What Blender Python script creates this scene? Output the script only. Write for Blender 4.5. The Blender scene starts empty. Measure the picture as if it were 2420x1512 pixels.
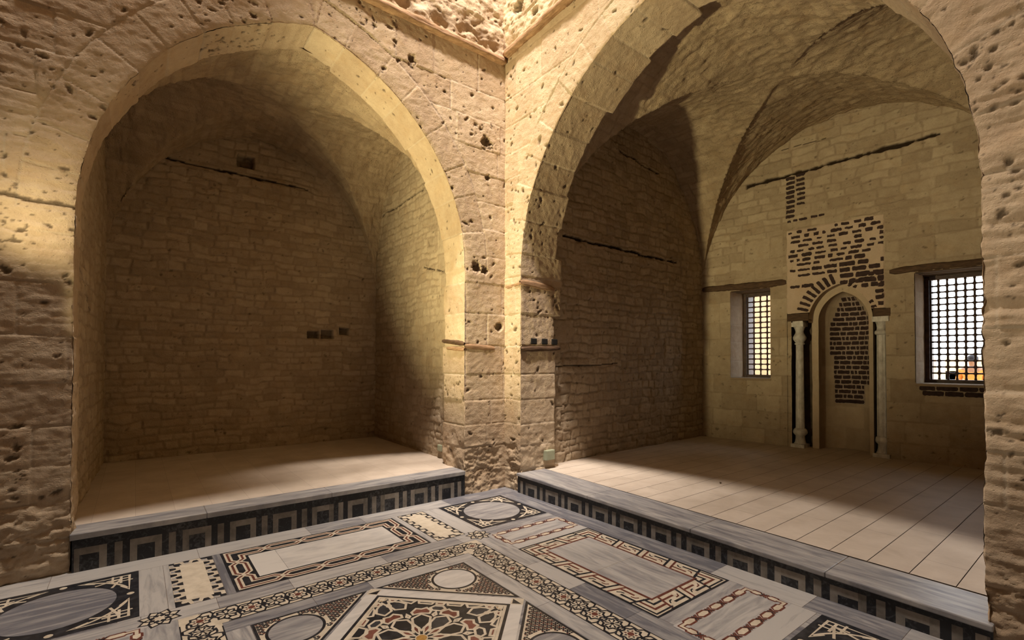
import bpy, bmesh, math, random
import numpy as np
from mathutils import Matrix, Vector

scene = bpy.context.scene
COL = scene.collection
PI = math.pi

# ------------------------------------------------------------------ camera
CAM = (-3.70, -4.93, 1.60)
_f, _yaw, _pit, _rol = 1150.0, math.radians(52.25), math.radians(0.86), math.radians(0.10)
_F = Vector((math.cos(_yaw) * math.cos(_pit), math.sin(_yaw) * math.cos(_pit), math.sin(_pit)))
_R = Vector((math.sin(_yaw), -math.cos(_yaw), 0.0))
_U = _R.cross(_F)
_Rc = _R * math.cos(_rol) + _U * math.sin(_rol)
_Uc = -_R * math.sin(_rol) + _U * math.cos(_rol)
cam_data = bpy.data.cameras.new('camera')
cam = bpy.data.objects.new('camera', cam_data)
COL.objects.link(cam)
cam.matrix_world = Matrix(((_Rc.x, _Uc.x, -_F.x, CAM[0]), (_Rc.y, _Uc.y, -_F.y, CAM[1]),
                           (_Rc.z, _Uc.z, -_F.z, CAM[2]), (0, 0, 0, 1)))
cam_data.sensor_width = 36.0
cam_data.lens = _f / 2420.0 * 36.0
cam_data.shift_y = (834.0 - 756.0) / 2420.0
cam_data.clip_start = 0.02
scene.camera = cam

# ------------------------------------------------------------------ world, lamps, exposure
scene.view_settings.view_transform = 'Standard'
scene.view_settings.look = 'None'
scene.view_settings.gamma = 1.0
scene.view_settings.use_curve_mapping = False
scene.view_settings.exposure = 0.0
scene.cycles.use_denoising = True
scene.cycles.max_bounces = 8
scene.cycles.diffuse_bounces = 4
scene.cycles.sample_clamp_indirect = 6.0

world = bpy.data.worlds.new('world')
scene.world = world
world.use_nodes = True
wn = world.node_tree
wn.nodes.clear()
w_out = wn.nodes.new('ShaderNodeOutputWorld')
w_bg = wn.nodes.new('ShaderNodeBackground')
w_bg.inputs['Color'].default_value = (0.86, 0.93, 1.0, 1)
w_bg.inputs['Strength'].default_value = 6.5
wn.links.new(w_bg.outputs[0], w_out.inputs[0])


def lamp(name, kind, loc, target, energy, color, **kw):
    d = bpy.data.lights.new(name, kind)
    d.energy = energy
    d.color = color
    for k, v in kw.items():
        setattr(d, k, v)
    o = bpy.data.objects.new(name, d)
    COL.objects.link(o)
    o.location = loc
    v = Vector(target) - Vector(loc)
    o.rotation_euler = v.to_track_quat('-Z', 'Y').to_euler()
    return o


# daylight falling steeply through the lantern of the dome, high over the hall
lamp('lantern_daylight', 'AREA', (-3.50, -1.27, 15.2), (-2.6, -1.6, 0), 1450.0, (1.0, 0.90, 0.80),
     shape='DISK', size=1.05)
# added soft spot to brighten the corner pier, with no known source
lamp('corner_fill_beam', 'SPOT', (-2.80, -3.20, 14.2), (-0.20, 0.0, 4.6), 12500.0, (1.0, 0.87, 0.75),
     spot_size=math.radians(31), spot_blend=1.0, shadow_soft_size=0.45)
# yellow floodlights fixed near the left pier: one aimed across the hall, one washing the pier
lamp('flood_lamp', 'SPOT', (-4.60, -0.60, 1.50), (0.0, -0.40, 3.85), 1400.0, (1.0, 0.845, 0.46),
     spot_size=math.radians(80), spot_blend=0.9, shadow_soft_size=0.10)
lamp('flood_lamp_pier', 'SPOT', (-4.66, -0.72, 2.30), (-4.02, 0.0, 2.85), 62.0, (1.0, 0.83, 0.50),
     spot_size=math.radians(80), spot_blend=1.0, shadow_soft_size=0.08)
lamp('fill_spot_far', 'SPOT', (-4.60, -1.90, 1.60), (0.0, -4.15, 3.1), 400.0, (1.0, 0.86, 0.62),
     spot_size=math.radians(56), spot_blend=1.0, shadow_soft_size=0.10)  # added fill for the right pier and alcove, no lamp known there
# portals that let the sky in through the two windows
for _y, _z, _w, _h, _t in ((-0.85, 2.06, 0.62, 1.45, 0), (-3.42, 2.06, 0.72, 1.45, 0)):
    _p = lamp('window_portal', 'AREA', (5.34, _y, _z), (0.0, _y - 0.0, _z), 1.0, (1, 1, 1), shape='RECTANGLE', size=_w, size_y=_h)
    _p.data.cycles.is_portal = True
# sun on the terrace outside the windows
sun = bpy.data.lights.new('sun', 'SUN')
sun.energy = 2.6
sun.angle = 0.01
sun.color = (1.0, 0.93, 0.82)
sun_o = bpy.data.objects.new('sun', sun)
COL.objects.link(sun_o)
sun_o.rotation_euler = Vector((0.55, 0.35, -0.85)).to_track_quat('-Z', 'Y').to_euler()


# ------------------------------------------------------------------ helpers
def prop(o, label=None, cat=None, group=None, kind=None):
    if label: o['label'] = label
    if cat: o['category'] = cat
    if group: o['group'] = group
    if kind: o['kind'] = kind
    return o


def empty(name, loc=(0, 0, 0)):
    o = bpy.data.objects.new(name, None)
    COL.objects.link(o)
    o.location = loc
    o.empty_display_size = 0.1
    return o


def link_mesh(name, me, mats, parent=None):
    o = bpy.data.objects.new(name, me)
    COL.objects.link(o)
    for m in (mats if isinstance(mats, (list, tuple)) else [mats]):
        me.materials.append(m)
    if parent is not None:
        o.parent = parent
        o.matrix_parent_inverse = Matrix.Translation(-parent.location)
    return o


def hash01(ix, iy, seed):
    n = (ix.astype(np.int64) * 374761393 + iy.astype(np.int64) * 668265263 + seed * 1274126177) & 0xFFFFFFFF
    n = ((n ^ (n >> 13)) * 1274126177) & 0xFFFFFFFF
    n = (n ^ (n >> 16)) & 0xFFFFFFFF
    return n.astype(np.float64) / 4294967295.0


def vnoise(x, y, seed=0):
    x = np.asarray(x, float); y = np.asarray(y, float)
    xi = np.floor(x); yi = np.floor(y)
    xf = x - xi; yf = y - yi
    u = xf * xf * (3 - 2 * xf); v = yf * yf * (3 - 2 * yf)
    a = hash01(xi, yi, seed); b = hash01(xi + 1, yi, seed)
    c = hash01(xi, yi + 1, seed); d = hash01(xi + 1, yi + 1, seed)
    return ((a * (1 - u) + b * u) * (1 - v) + (c * (1 - u) + d * u) * v) * 2 - 1


def fbm(x, y, seed=0, octv=4, gain=0.5):
    t = 0.0; a = 1.0; s = 0.0
    for i in range(octv):
        t = t + a * vnoise(x * 2 ** i + 13.7 * i, y * 2 ** i - 7.1 * i, seed + i * 17)
        s += a; a *= gain
    return t / s


def sstep(a, b, x):
    t = np.clip((x - a) / (b - a), 0, 1)
    return t * t * (3 - 2 * t)


def courses(S, T, seed, hc, lc, t0=0.0, wob=0.01, wsc=5.0, rows=None):
    """coursed masonry: returns (random value per block, random 2, distance to the nearest joint)"""
    rng = np.random.RandomState(seed)
    Sw = S + wob * fbm(S * wsc, T * wsc, seed + 1, 3)
    Tw = T + wob * fbm(S * wsc + 31, T * wsc + 17, seed + 2, 3)
    if rows is None:
        rows = [t0]
        while rows[-1] < Tw.max() + 0.1:
            rows.append(rows[-1] + rng.uniform(*hc))
        rows = [min(Tw.min() - 0.1, t0 - 0.3)] + rows
    rows = np.array(rows)
    ci = np.clip(np.searchsorted(rows, Tw) - 1, 0, len(rows) - 2)
    dv = np.minimum(Tw - rows[ci], rows[ci + 1] - Tw)
    r1 = np.zeros_like(S); r2 = np.zeros_like(S); dh = np.full_like(S, 9.0)
    smin, smax = Sw.min() - 0.2, Sw.max() + 0.2
    for i in range(len(rows) - 1):
        js = [smin - rng.uniform(0, lc[1])]
        while js[-1] < smax:
            js.append(js[-1] + rng.uniform(*lc))
        js = np.array(js)
        va, vb = rng.rand(len(js)), rng.rand(len(js))
        m = ci == i
        if not m.any():
            continue
        k = np.clip(np.searchsorted(js, Sw[m]) - 1, 0, len(js) - 2)
        dh[m] = np.minimum(Sw[m] - js[k], js[k + 1] - Sw[m])
        r1[m] = va[k]; r2[m] = vb[k]
    return r1, r2, np.minimum(dh, dv)


def stamp_pits(S, T, h, dirt_shade, n, rmin, rmax, seed, depth=0.6, elong=2.2, dens=None, pit_shade=0.7):
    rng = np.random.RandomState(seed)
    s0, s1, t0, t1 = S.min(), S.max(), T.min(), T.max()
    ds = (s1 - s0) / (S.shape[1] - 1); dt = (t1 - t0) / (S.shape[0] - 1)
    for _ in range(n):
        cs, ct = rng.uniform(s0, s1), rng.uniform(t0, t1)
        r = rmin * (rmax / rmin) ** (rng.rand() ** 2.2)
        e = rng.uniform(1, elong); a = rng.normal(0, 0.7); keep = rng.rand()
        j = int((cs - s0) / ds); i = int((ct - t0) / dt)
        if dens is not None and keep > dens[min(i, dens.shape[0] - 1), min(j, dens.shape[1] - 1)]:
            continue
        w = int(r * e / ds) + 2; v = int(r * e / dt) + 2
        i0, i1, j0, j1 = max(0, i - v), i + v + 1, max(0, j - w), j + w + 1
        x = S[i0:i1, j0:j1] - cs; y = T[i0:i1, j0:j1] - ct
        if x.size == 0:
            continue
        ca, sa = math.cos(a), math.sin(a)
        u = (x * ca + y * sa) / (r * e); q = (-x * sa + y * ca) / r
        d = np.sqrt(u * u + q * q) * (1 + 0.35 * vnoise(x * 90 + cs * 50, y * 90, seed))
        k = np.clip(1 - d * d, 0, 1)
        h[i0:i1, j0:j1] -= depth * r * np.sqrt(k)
        dirt_shade[i0:i1, j0:j1] = np.maximum(dirt_shade[i0:i1, j0:j1], pit_shade * np.clip(k * 1.6, 0, 1))  # paints the shade inside each pit into the colour


def surf(name, P, mask, mats, parent=None, facemask=None, flip=False, smooth=True):
    """P (n,m,3) grid -> mesh with a colour attribute 'mask' = (tone, grout, dirt)"""
    n, m = P.shape[:2]
    idx = np.arange(n * m).reshape(n, m)
    q = np.stack([idx[:-1, :-1], idx[:-1, 1:], idx[1:, 1:], idx[1:, :-1]], -1)
    if facemask is not None:
        q = q[facemask]
    q = q.reshape(-1, 4)
    if flip:
        q = q[:, ::-1]
    used = np.zeros(n * m, bool); used[q.ravel()] = True
    new = np.cumsum(used) - 1
    V = P.reshape(-1, 3)[used]; q = new[q]
    me = bpy.data.meshes.new(name)
    me.vertices.add(len(V)); me.vertices.foreach_set('co', V.astype(np.float32).ravel())
    me.loops.add(q.size); me.loops.foreach_set('vertex_index', q.astype(np.int32).ravel())
    me.polygons.add(len(q))
    me.polygons.foreach_set('loop_start', np.arange(0, q.size, 4, dtype=np.int32))
    me.polygons.foreach_set('loop_total', np.full(len(q), 4, np.int32))
    me.polygons.foreach_set('use_smooth', np.full(len(q), smooth, bool))
    me.update(calc_edges=True)
    a = me.attributes.new('mask', 'FLOAT_COLOR', 'POINT')
    c = np.ones((n * m, 4), np.float32)
    for i, k in enumerate(mask):
        c[:, i] = np.broadcast_to(k, (n, m)).ravel()
    a.data.foreach_set('color', c[used].ravel())
    return link_mesh(name, me, mats, parent)


class MB:
    """collects quads, boxes, lathes, tubes into one mesh"""
    def __init__(self):
        self.v = []; self.f = []; self.mi = []; self.sm = []

    def add(self, vs, fs, mi=0, sm=False):
        b = len(self.v)
        self.v += [tuple(map(float, p)) for p in vs]
        for f in fs:
            self.f.append([b + i for i in f]); self.mi.append(mi); self.sm.append(sm)

    def box(self, lo, hi, mi=0, fn=None):
        x0, y0, z0 = lo; x1, y1, z1 = hi
        vs = [(x0, y0, z0), (x1, y0, z0), (x1, y1, z0), (x0, y1, z0), (x0, y0, z1), (x1, y0, z1), (x1, y1, z1), (x0, y1, z1)]
        if fn: vs = [fn(*p) for p in vs]
        self.add(vs, [(0, 3, 2, 1), (4, 5, 6, 7), (0, 1, 5, 4), (1, 2, 6, 5), (2, 3, 7, 6), (3, 0, 4, 7)], mi)

    def prism(self, pts, d0, d1, mi=0, fn=None):
        """pts 2-D outline, extruded from d0 to d1; fn(a,b,d)->xyz"""
        n = len(pts)
        vs = [fn(a, b, d0) for a, b in pts] + [fn(a, b, d1) for a, b in pts]
        self.add(vs, [list(range(n)), list(range(2 * n - 1, n - 1, -1))] +
                 [[i, i + n, (i + 1) % n + n, (i + 1) % n] for i in range(n)], mi)

    def lathe(self, prof, c, axis='z', n=16, mi=0, sm=True, facet=None):
        vs = []; fs = []
        for r, z in prof:
            for k in range(n):
                a = 2 * PI * k / n + (PI / n)
                rr = r * (facet(k) if facet else 1)
                p = (rr * math.cos(a), rr * math.sin(a), z)
                if axis == 'y': p = (p[0], z, p[1])
                vs.append((c[0] + p[0], c[1] + p[1], c[2] + p[2]))
        m = len(prof)
        for i in range(m - 1):
            for k in range(n):
                fs.append((i * n + k, i * n + (k + 1) % n, (i + 1) * n + (k + 1) % n, (i + 1) * n + k))
        fs.append(list(range(n))[::-1]); fs.append([(m - 1) * n + k for k in range(n)])
        self.add(vs, fs, mi, sm)

    def build(self, name, mats, parent=None, bevel=None):
        me = bpy.data.meshes.new(name)
        me.from_pydata(self.v, [], self.f)
        me.polygons.foreach_set('material_index', np.array(self.mi, np.int32))
        me.polygons.foreach_set('use_smooth', np.array(self.sm, bool))
        me.update()
        bm = bmesh.new(); bm.from_mesh(me)
        bmesh.ops.recalc_face_normals(bm, faces=bm.faces)
        bm.to_mesh(me); bm.free()
        o = link_mesh(name, me, mats, parent)
        if bevel:
            mod = o.modifiers.new('bevel', 'BEVEL'); mod.width = bevel; mod.segments = 2; mod.limit_method = 'ANGLE'
        return o


# ------------------------------------------------------------------ materials
def new_mat(name):
    m = bpy.data.materials.new(name); m.use_nodes = True
    nt = m.node_tree; nt.nodes.clear()
    out = nt.nodes.new('ShaderNodeOutputMaterial'); b = nt.nodes.new('ShaderNodeBsdfPrincipled')
    nt.links.new(b.outputs[0], out.inputs[0])
    return m, nt, b


def N(nt, t, **kw):
    n = nt.nodes.new(t)
    for k, v in kw.items():
        if k.startswith('i_'):
            n.inputs[int(k[2:]) if k[2:].isdigit() else k[2:].replace('_', ' ')].default_value = v
        else:
            setattr(n, k, v)
    return n


def mixc(nt, fac, a, b, mode='MIX'):
    n = nt.nodes.new('ShaderNodeMix'); n.data_type = 'RGBA'; n.blend_type = mode
    for sock, v in ((n.inputs[0], fac), (n.inputs[6], a), (n.inputs[7], b)):
        if hasattr(v, 'is_linked'): nt.links.new(v, sock)
        else: sock.default_value = v if not isinstance(v, tuple) else (*v, 1)[:4]
    return n.outputs[2]


def ramp(nt, val, stops):
    n = nt.nodes.new('ShaderNodeValToRGB')
    e = n.color_ramp.elements
    while len(e) < len(stops): e.new(0.5)
    for x, (p, c) in zip(e, stops):
        x.position = p; x.color = (*c, 1) if len(c) == 3 else c
    nt.links.new(val, n.inputs[0])
    return n.outputs[0]


def coords(nt, scale=(1, 1, 1), rot=(0, 0, 0)):
    tc = nt.nodes.new('ShaderNodeTexCoord'); mp = nt.nodes.new('ShaderNodeMapping')
    mp.inputs['Scale'].default_value = scale; mp.inputs['Rotation'].default_value = rot
    nt.links.new(tc.outputs['Object'], mp.inputs[0])
    return mp.outputs[0]


def noise(nt, co, scale, detail=5.0, rough=0.55, dist=0.0):
    n = nt.nodes.new('ShaderNodeTexNoise')
    n.inputs['Scale'].default_value = scale; n.inputs['Detail'].default_value = detail
    n.inputs['Roughness'].default_value = rough; n.inputs['Distortion'].default_value = dist
    nt.links.new(co, n.inputs['Vector'])
    return n.outputs['Fac']


def stone_mat(name, dark, light, grout, dirt_shade=(0.030, 0.018, 0.010), bump=0.5, bed=1.0, fine=1.0, streak=0.25):
    m, nt, b = new_mat(name)
    at = N(nt, 'ShaderNodeAttribute', attribute_name='mask')
    sp = nt.nodes.new('ShaderNodeSeparateColor'); nt.links.new(at.outputs['Color'], sp.inputs[0])
    co = coords(nt, (1, 1, bed)); co1 = coords(nt)
    big = noise(nt, co1, 1.7, 4); mid = noise(nt, co, 9.0, 6, 0.62); fin = noise(nt, co, 55.0, 5, 0.65)
    # tone = block tone + clouds
    ma = N(nt, 'ShaderNodeMath', operation='MULTIPLY_ADD'); nt.links.new(mid, ma.inputs[0]); ma.inputs[1].default_value = 0.7
    nt.links.new(sp.outputs[0], ma.inputs[2])
    mb = N(nt, 'ShaderNodeMath', operation='MULTIPLY_ADD'); nt.links.new(big, mb.inputs[0]); mb.inputs[1].default_value = 0.6
    nt.links.new(ma.outputs[0], mb.inputs[2])
    mc = N(nt, 'ShaderNodeMath', operation='MULTIPLY_ADD'); nt.links.new(fin, mc.inputs[0]); mc.inputs[1].default_value = 0.3
    nt.links.new(mb.outputs[0], mc.inputs[2])
    md = N(nt, 'ShaderNodeMath', operation='ADD'); nt.links.new(mc.outputs[0], md.inputs[0]); md.inputs[1].default_value = -0.80
    col = ramp(nt, md.outputs[0], [(0.0, dark), (0.5, tuple(0.5 * (a + c) for a, c in zip(dark, light))), (1.0, light)])
    # rusty and grey weathering patches
    rust = noise(nt, coords(nt, (1, 1, 1.6)), 3.3, 5, 0.6, 0.4)
    col = mixc(nt, ramp(nt, rust, [(0.52, (0, 0, 0)), (0.72, (streak,) * 3)]), col, (light[0] * 0.72, light[1] * 0.55, light[2] * 0.36))
    grey = noise(nt, coords(nt, (1.3, 1.3, 0.8)), 2.4, 5, 0.6)
    col = mixc(nt, ramp(nt, grey, [(0.55, (0, 0, 0)), (0.75, (streak,) * 3)]), col, (light[0] * 0.80, light[1] * 0.84, light[2] * 0.86))
    col = mixc(nt, sp.outputs[1], col, grout)
    col = mixc(nt, sp.outputs[2], col, dirt_shade)  # dark crack residue, plus painted shade of pits and holes
    # small pores
    vo = N(nt, 'ShaderNodeTexVoronoi', feature='F1'); vo.inputs['Scale'].default_value = 34.0
    vo.inputs['Randomness'].default_value = 1.0; nt.links.new(coords(nt, (1, 1, 1.7)), vo.inputs['Vector'])
    pr = noise(nt, co1, 5.0, 3)
    pm = N(nt, 'ShaderNodeMath', operation='MULTIPLY_ADD'); nt.links.new(pr, pm.inputs[0]); pm.inputs[1].default_value = -0.55; pm.inputs[2].default_value = 0.37
    pd = N(nt, 'ShaderNodeMath', operation='ADD'); nt.links.new(vo.outputs['Distance'], pd.inputs[0]); nt.links.new(pm.outputs[0], pd.inputs[1])
    pore = ramp(nt, pd.outputs[0], [(0.20, (0, 0, 0)), (0.32, (1, 1, 1))])
    b1 = N(nt, 'ShaderNodeBump'); b1.inputs['Strength'].default_value = bump; b1.inputs['Distance'].default_value = 0.016
    h1 = N(nt, 'ShaderNodeMath', operation='MULTIPLY_ADD'); nt.links.new(fin, h1.inputs[0]); h1.inputs[1].default_value = 0.75 * fine
    nt.links.new(mid, h1.inputs[2])
    h2 = N(nt, 'ShaderNodeMath', operation='MULTIPLY_ADD'); nt.links.new(pore, h2.inputs[0]); h2.inputs[1].default_value = 0.40 * fine
    nt.links.new(h1.outputs[0], h2.inputs[2])
    nt.links.new(h2.outputs[0], b1.inputs['Height'])
    nt.links.new(b1.outputs[0], b.inputs['Normal'])
    nt.links.new(col, b.inputs['Base Color'])
    b.inputs['Roughness'].default_value = 0.92
    b.inputs['Specular IOR Level'].default_value = 0.15
    return m


def plain(name, c1, c2, scale=8.0, rough=0.6, stretch=(1, 1, 1), rot=(0, 0, 0), bump=0.0, spec=0.4, detail=6, lo=0.3, hi=0.7, dist=0.3, tone=True):
    """noise between two colours, optionally shifted by a per-face tone attribute"""
    m, nt, b = new_mat(name)
    co = coords(nt, stretch, rot)
    n = noise(nt, co, scale, detail, 0.6, dist)
    if tone:
        at = N(nt, 'ShaderNodeAttribute', attribute_name='tone')
        ad = N(nt, 'ShaderNodeMath', operation='ADD'); nt.links.new(n, ad.inputs[0]); nt.links.new(at.outputs['Fac'], ad.inputs[1])
        n2 = ad.outputs[0]
    else:
        n2 = n
    col = ramp(nt, n2, [(lo, c1), (hi, c2)])
    nt.links.new(col, b.inputs['Base Color'])
    b.inputs['Roughness'].default_value = rough
    b.inputs['Specular IOR Level'].default_value = spec
    if bump:
        bp = N(nt, 'ShaderNodeBump'); bp.inputs['Strength'].default_value = bump; bp.inputs['Distance'].default_value = 0.01
        nt.links.new(n, bp.inputs['Height']); nt.links.new(bp.outputs[0], b.inputs['Normal'])
    return m


M = {}
M['ashlar'] = stone_mat('pale_ashlar_limestone', (0.33, 0.23, 0.145), (0.62, 0.50, 0.355), (0.50, 0.42, 0.32))
M['bedded'] = stone_mat('bedded_weathered_limestone', (0.31, 0.22, 0.14), (0.58, 0.47, 0.33), (0.50, 0.42, 0.30), bed=5.0, bump=0.6)
M['rubble'] = stone_mat('coursed_rubble_limestone', (0.26, 0.188, 0.122), (0.56, 0.455, 0.325), (0.31, 0.235, 0.16), bump=0.6)
M['plaster'] = stone_mat('rough_vault_masonry', (0.25, 0.175, 0.105), (0.54, 0.42, 0.28), (0.29, 0.21, 0.14), bump=0.9)
M['marble_x'] = plain('grey_veined_marble', (0.145, 0.145, 0.165), (0.46, 0.44, 0.42), 2.6, 0.36, (1.0, 8.0, 1), (0, 0, 0.12), detail=8, lo=0.32, hi=0.72, dist=0.7)
M['marble_y'] = plain('grey_streaked_marble', (0.145, 0.145, 0.165), (0.46, 0.44, 0.42), 2.6, 0.36, (8.0, 1.0, 1), (0, 0, 0.12), detail=8, lo=0.32, hi=0.72, dist=0.7)
M['white'] = plain('white_marble', (0.38, 0.365, 0.36), (0.62, 0.59, 0.555), 4.0, 0.35, (1.0, 3.0, 1), (0, 0, 0.5), lo=0.3, hi=0.7)
M['cream'] = plain('cream_marble', (0.48, 0.41, 0.315), (0.66, 0.585, 0.47), 14.0, 0.42, lo=0.3, hi=0.7)
M['black'] = plain('black_marble', (0.014, 0.015, 0.019), (0.060, 0.062, 0.072), 18.0, 0.34, lo=0.45, hi=0.85)
M['red'] = plain('red_porphyry', (0.085, 0.022, 0.016), (0.20, 0.075, 0.055), 30.0, 0.4, lo=0.3, hi=0.75)
M['ochre'] = plain('ochre_stone', (0.32, 0.16, 0.04), (0.46, 0.27, 0.08), 30.0, 0.4)
M['pave'] = plain('limestone_paving', (0.43, 0.355, 0.285), (0.60, 0.515, 0.43), 3.0, 0.55, bump=0.03, lo=0.25, hi=0.75, detail=9)
M['joint'] = plain('dark_joint', (0.06, 0.042, 0.03), (0.22, 0.16, 0.11), 7.0, 0.9)
M['riser_black'] = plain('worn_black_marble', (0.012, 0.013, 0.016), (0.115, 0.115, 0.125), 26.0, 0.4, lo=0.50, hi=0.86, detail=9, dist=1.2)
M['riser_grey'] = plain('worn_grey_marble', (0.125, 0.110, 0.092), (0.30, 0.272, 0.238), 12.0, 0.5, lo=0.25, hi=0.75, detail=9)
M['wood'] = plain('dark_old_timber', (0.035, 0.018, 0.009), (0.13, 0.072, 0.036), 6.0, 0.8, (2, 2, 14), bump=0.5, lo=0.25, hi=0.75, tone=False)
M['beam'] = plain('weathered_timber_beam', (0.16, 0.085, 0.042), (0.46, 0.29, 0.16), 9.0, 0.85, (1.2, 1.2, 9), bump=0.6, lo=0.25, hi=0.75, tone=False)
M['lattice'] = plain('turned_brown_wood', (0.030, 0.014, 0.010), (0.085, 0.042, 0.030), 14.0, 0.5, lo=0.3, hi=0.7, tone=False)
M['brick'] = plain('dark_fired_brick', (0.020, 0.010, 0.008), (0.065, 0.032, 0.026), 22.0, 0.85, bump=0.5, lo=0.3, hi=0.75)
M['mortar'] = stone_mat('pinkish_lime_mortar', (0.42, 0.31, 0.22), (0.66, 0.52, 0.40), (0.5, 0.4, 0.3), bump=0.5)
M['niche_stone'] = stone_mat('smooth_grey_stone', (0.32, 0.24, 0.165), (0.55, 0.44, 0.32), (0.4, 0.32, 0.24), bump=0.2, fine=0.5)
M['column'] = plain('worn_white_column_marble', (0.36, 0.32, 0.28), (0.74, 0.70, 0.65), 9.0, 0.5, (2, 2, 1), bump=0.12, lo=0.25, hi=0.75, tone=False)
M['plastic'] = plain('pale_green_plastic', (0.30, 0.32, 0.22), (0.36, 0.38, 0.27), 20.0, 0.5, tone=False)
M['hole_shade'] = plain('black_hole_shade', (0.006, 0.005, 0.004), (0.012, 0.010, 0.008), 9.0, 0.9, tone=False)
M['ext_wall'] = plain('sunlit_outer_stone', (0.62, 0.42, 0.25), (0.85, 0.64, 0.42), 2.0, 0.9, tone=False)
M['ext_ground'] = plain('sunlit_terrace', (0.55, 0.42, 0.28), (0.75, 0.60, 0.42), 2.0, 0.9, tone=False)
M['shell'] = plain('rough_core_masonry', (0.22, 0.15, 0.085), (0.34, 0.24, 0.14), 4.0, 0.95, tone=False)
M['skin'] = plain('skin', (0.34, 0.19, 0.12), (0.40, 0.23, 0.15), 20.0, 0.5, tone=False)
M['orange'] = plain('orange_cloth', (0.62, 0.25, 0.05), (0.75, 0.34, 0.08), 20.0, 0.8, tone=False)
M['cap'] = plain('dark_cap_cloth', (0.02, 0.02, 0.03), (0.04, 0.04, 0.05), 20.0, 0.8, tone=False)
M['trouser'] = plain('grey_trouser_cloth', (0.08, 0.08, 0.10), (0.12, 0.12, 0.14), 20.0, 0.8, tone=False)
M['leaf'] = plain('dry_leaf', (0.05, 0.03, 0.015), (0.09, 0.05, 0.025), 30.0, 0.8, tone=False)

# ------------------------------------------------------------------ arches
class Arch:
    def __init__(s, xc, half, zs, R, seed, wear):
        s.xc, s.half, s.zs, s.R, s.seed, s.wear = xc, half, zs, R, seed, wear
        s.c = R - half
        s.L = R * math.acos(s.c / R)
        rng = np.random.RandomState(seed)
        s.ub = {}
        for side in (-1, 1):
            b = [0.0]
            while b[-1] < s.L - 0.30:
                b.append(b[-1] + rng.uniform(0.27, 0.40))
            b = np.array(b) * (s.L / b[-1])
            s.ub[side] = b
        s.rnd = {k: rng.rand(80, 3) for k in (-1, 1)}

    def sdf(s, x, z):
        ax = np.abs(x - s.xc)
        return np.where(z < s.zs, ax - s.half, np.hypot(ax + s.c, z - s.zs) - s.R)

    def u(s, x, z):
        ax = np.abs(x - s.xc)
        return np.where(z < s.zs, z - s.zs, s.R * np.arctan2(z - s.zs, ax + s.c))

    def point(s, u, side, off):
        th = np.clip(u / s.R, 0, 9)
        ax = np.where(u < 0, s.half, s.R * np.cos(th) - s.c) + np.cos(th) * off
        z = np.where(u < 0, s.zs + u, s.zs + s.R * np.sin(th)) + np.where(u < 0, 0, np.sin(th)) * off
        return s.xc + side * ax, z

    def edge(s, u, side):
        w = np.where(side > 0, s.wear[1], s.wear[0])
        o = np.where(side > 0, 3.3, 77.7)
        return w * (0.9 + 0.9 * fbm(u * 2.6 + o, o * np.ones_like(u), s.seed, 3) + 0.7 * fbm(u * 17 + o, o * np.ones_like(u), s.seed + 5, 3))

    def blocks(s, u, side, rows):
        """per-block random triple and distance to the block's joints along u"""
        r = np.zeros(u.shape + (3,)); d = np.full(u.shape, 9.0)
        for sd in (-1, 1):
            ub = np.concatenate([np.array(rows)[np.array(rows) < s.zs - 0.05] - s.zs, s.ub[sd]])
            ub = np.concatenate([[-9], ub, [9]])
            m = side == sd
            k = np.clip(np.searchsorted(ub, u[m]) - 1, 0, len(ub) - 2)
            d[m] = np.minimum(u[m] - ub[k], ub[k + 1] - u[m])
            r[m] = s.rnd[sd][k % 80]
        return r, d


ROWS = [-0.3, 0.0, 0.27, 0.55, 0.82, 1.115, 1.43, 1.78, 2.17, 2.54, 2.88, 3.22, 3.55, 3.88, 4.2, 4.55, 4.9, 5.38, 5.8, 6.2, 6.7]
ARCH_A = Arch(-2.331, 1.734, 2.70, 2.225, 11, (0.010, 0.003))      # opening of the left alcove, in x
ARCH_B = Arch(-2.350, 2.032, 2.63, 2.374, 23, (0.016, 0.004))      # opening of the right alcove, in y (left side = far pier is +)
RING = 0.32


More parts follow.
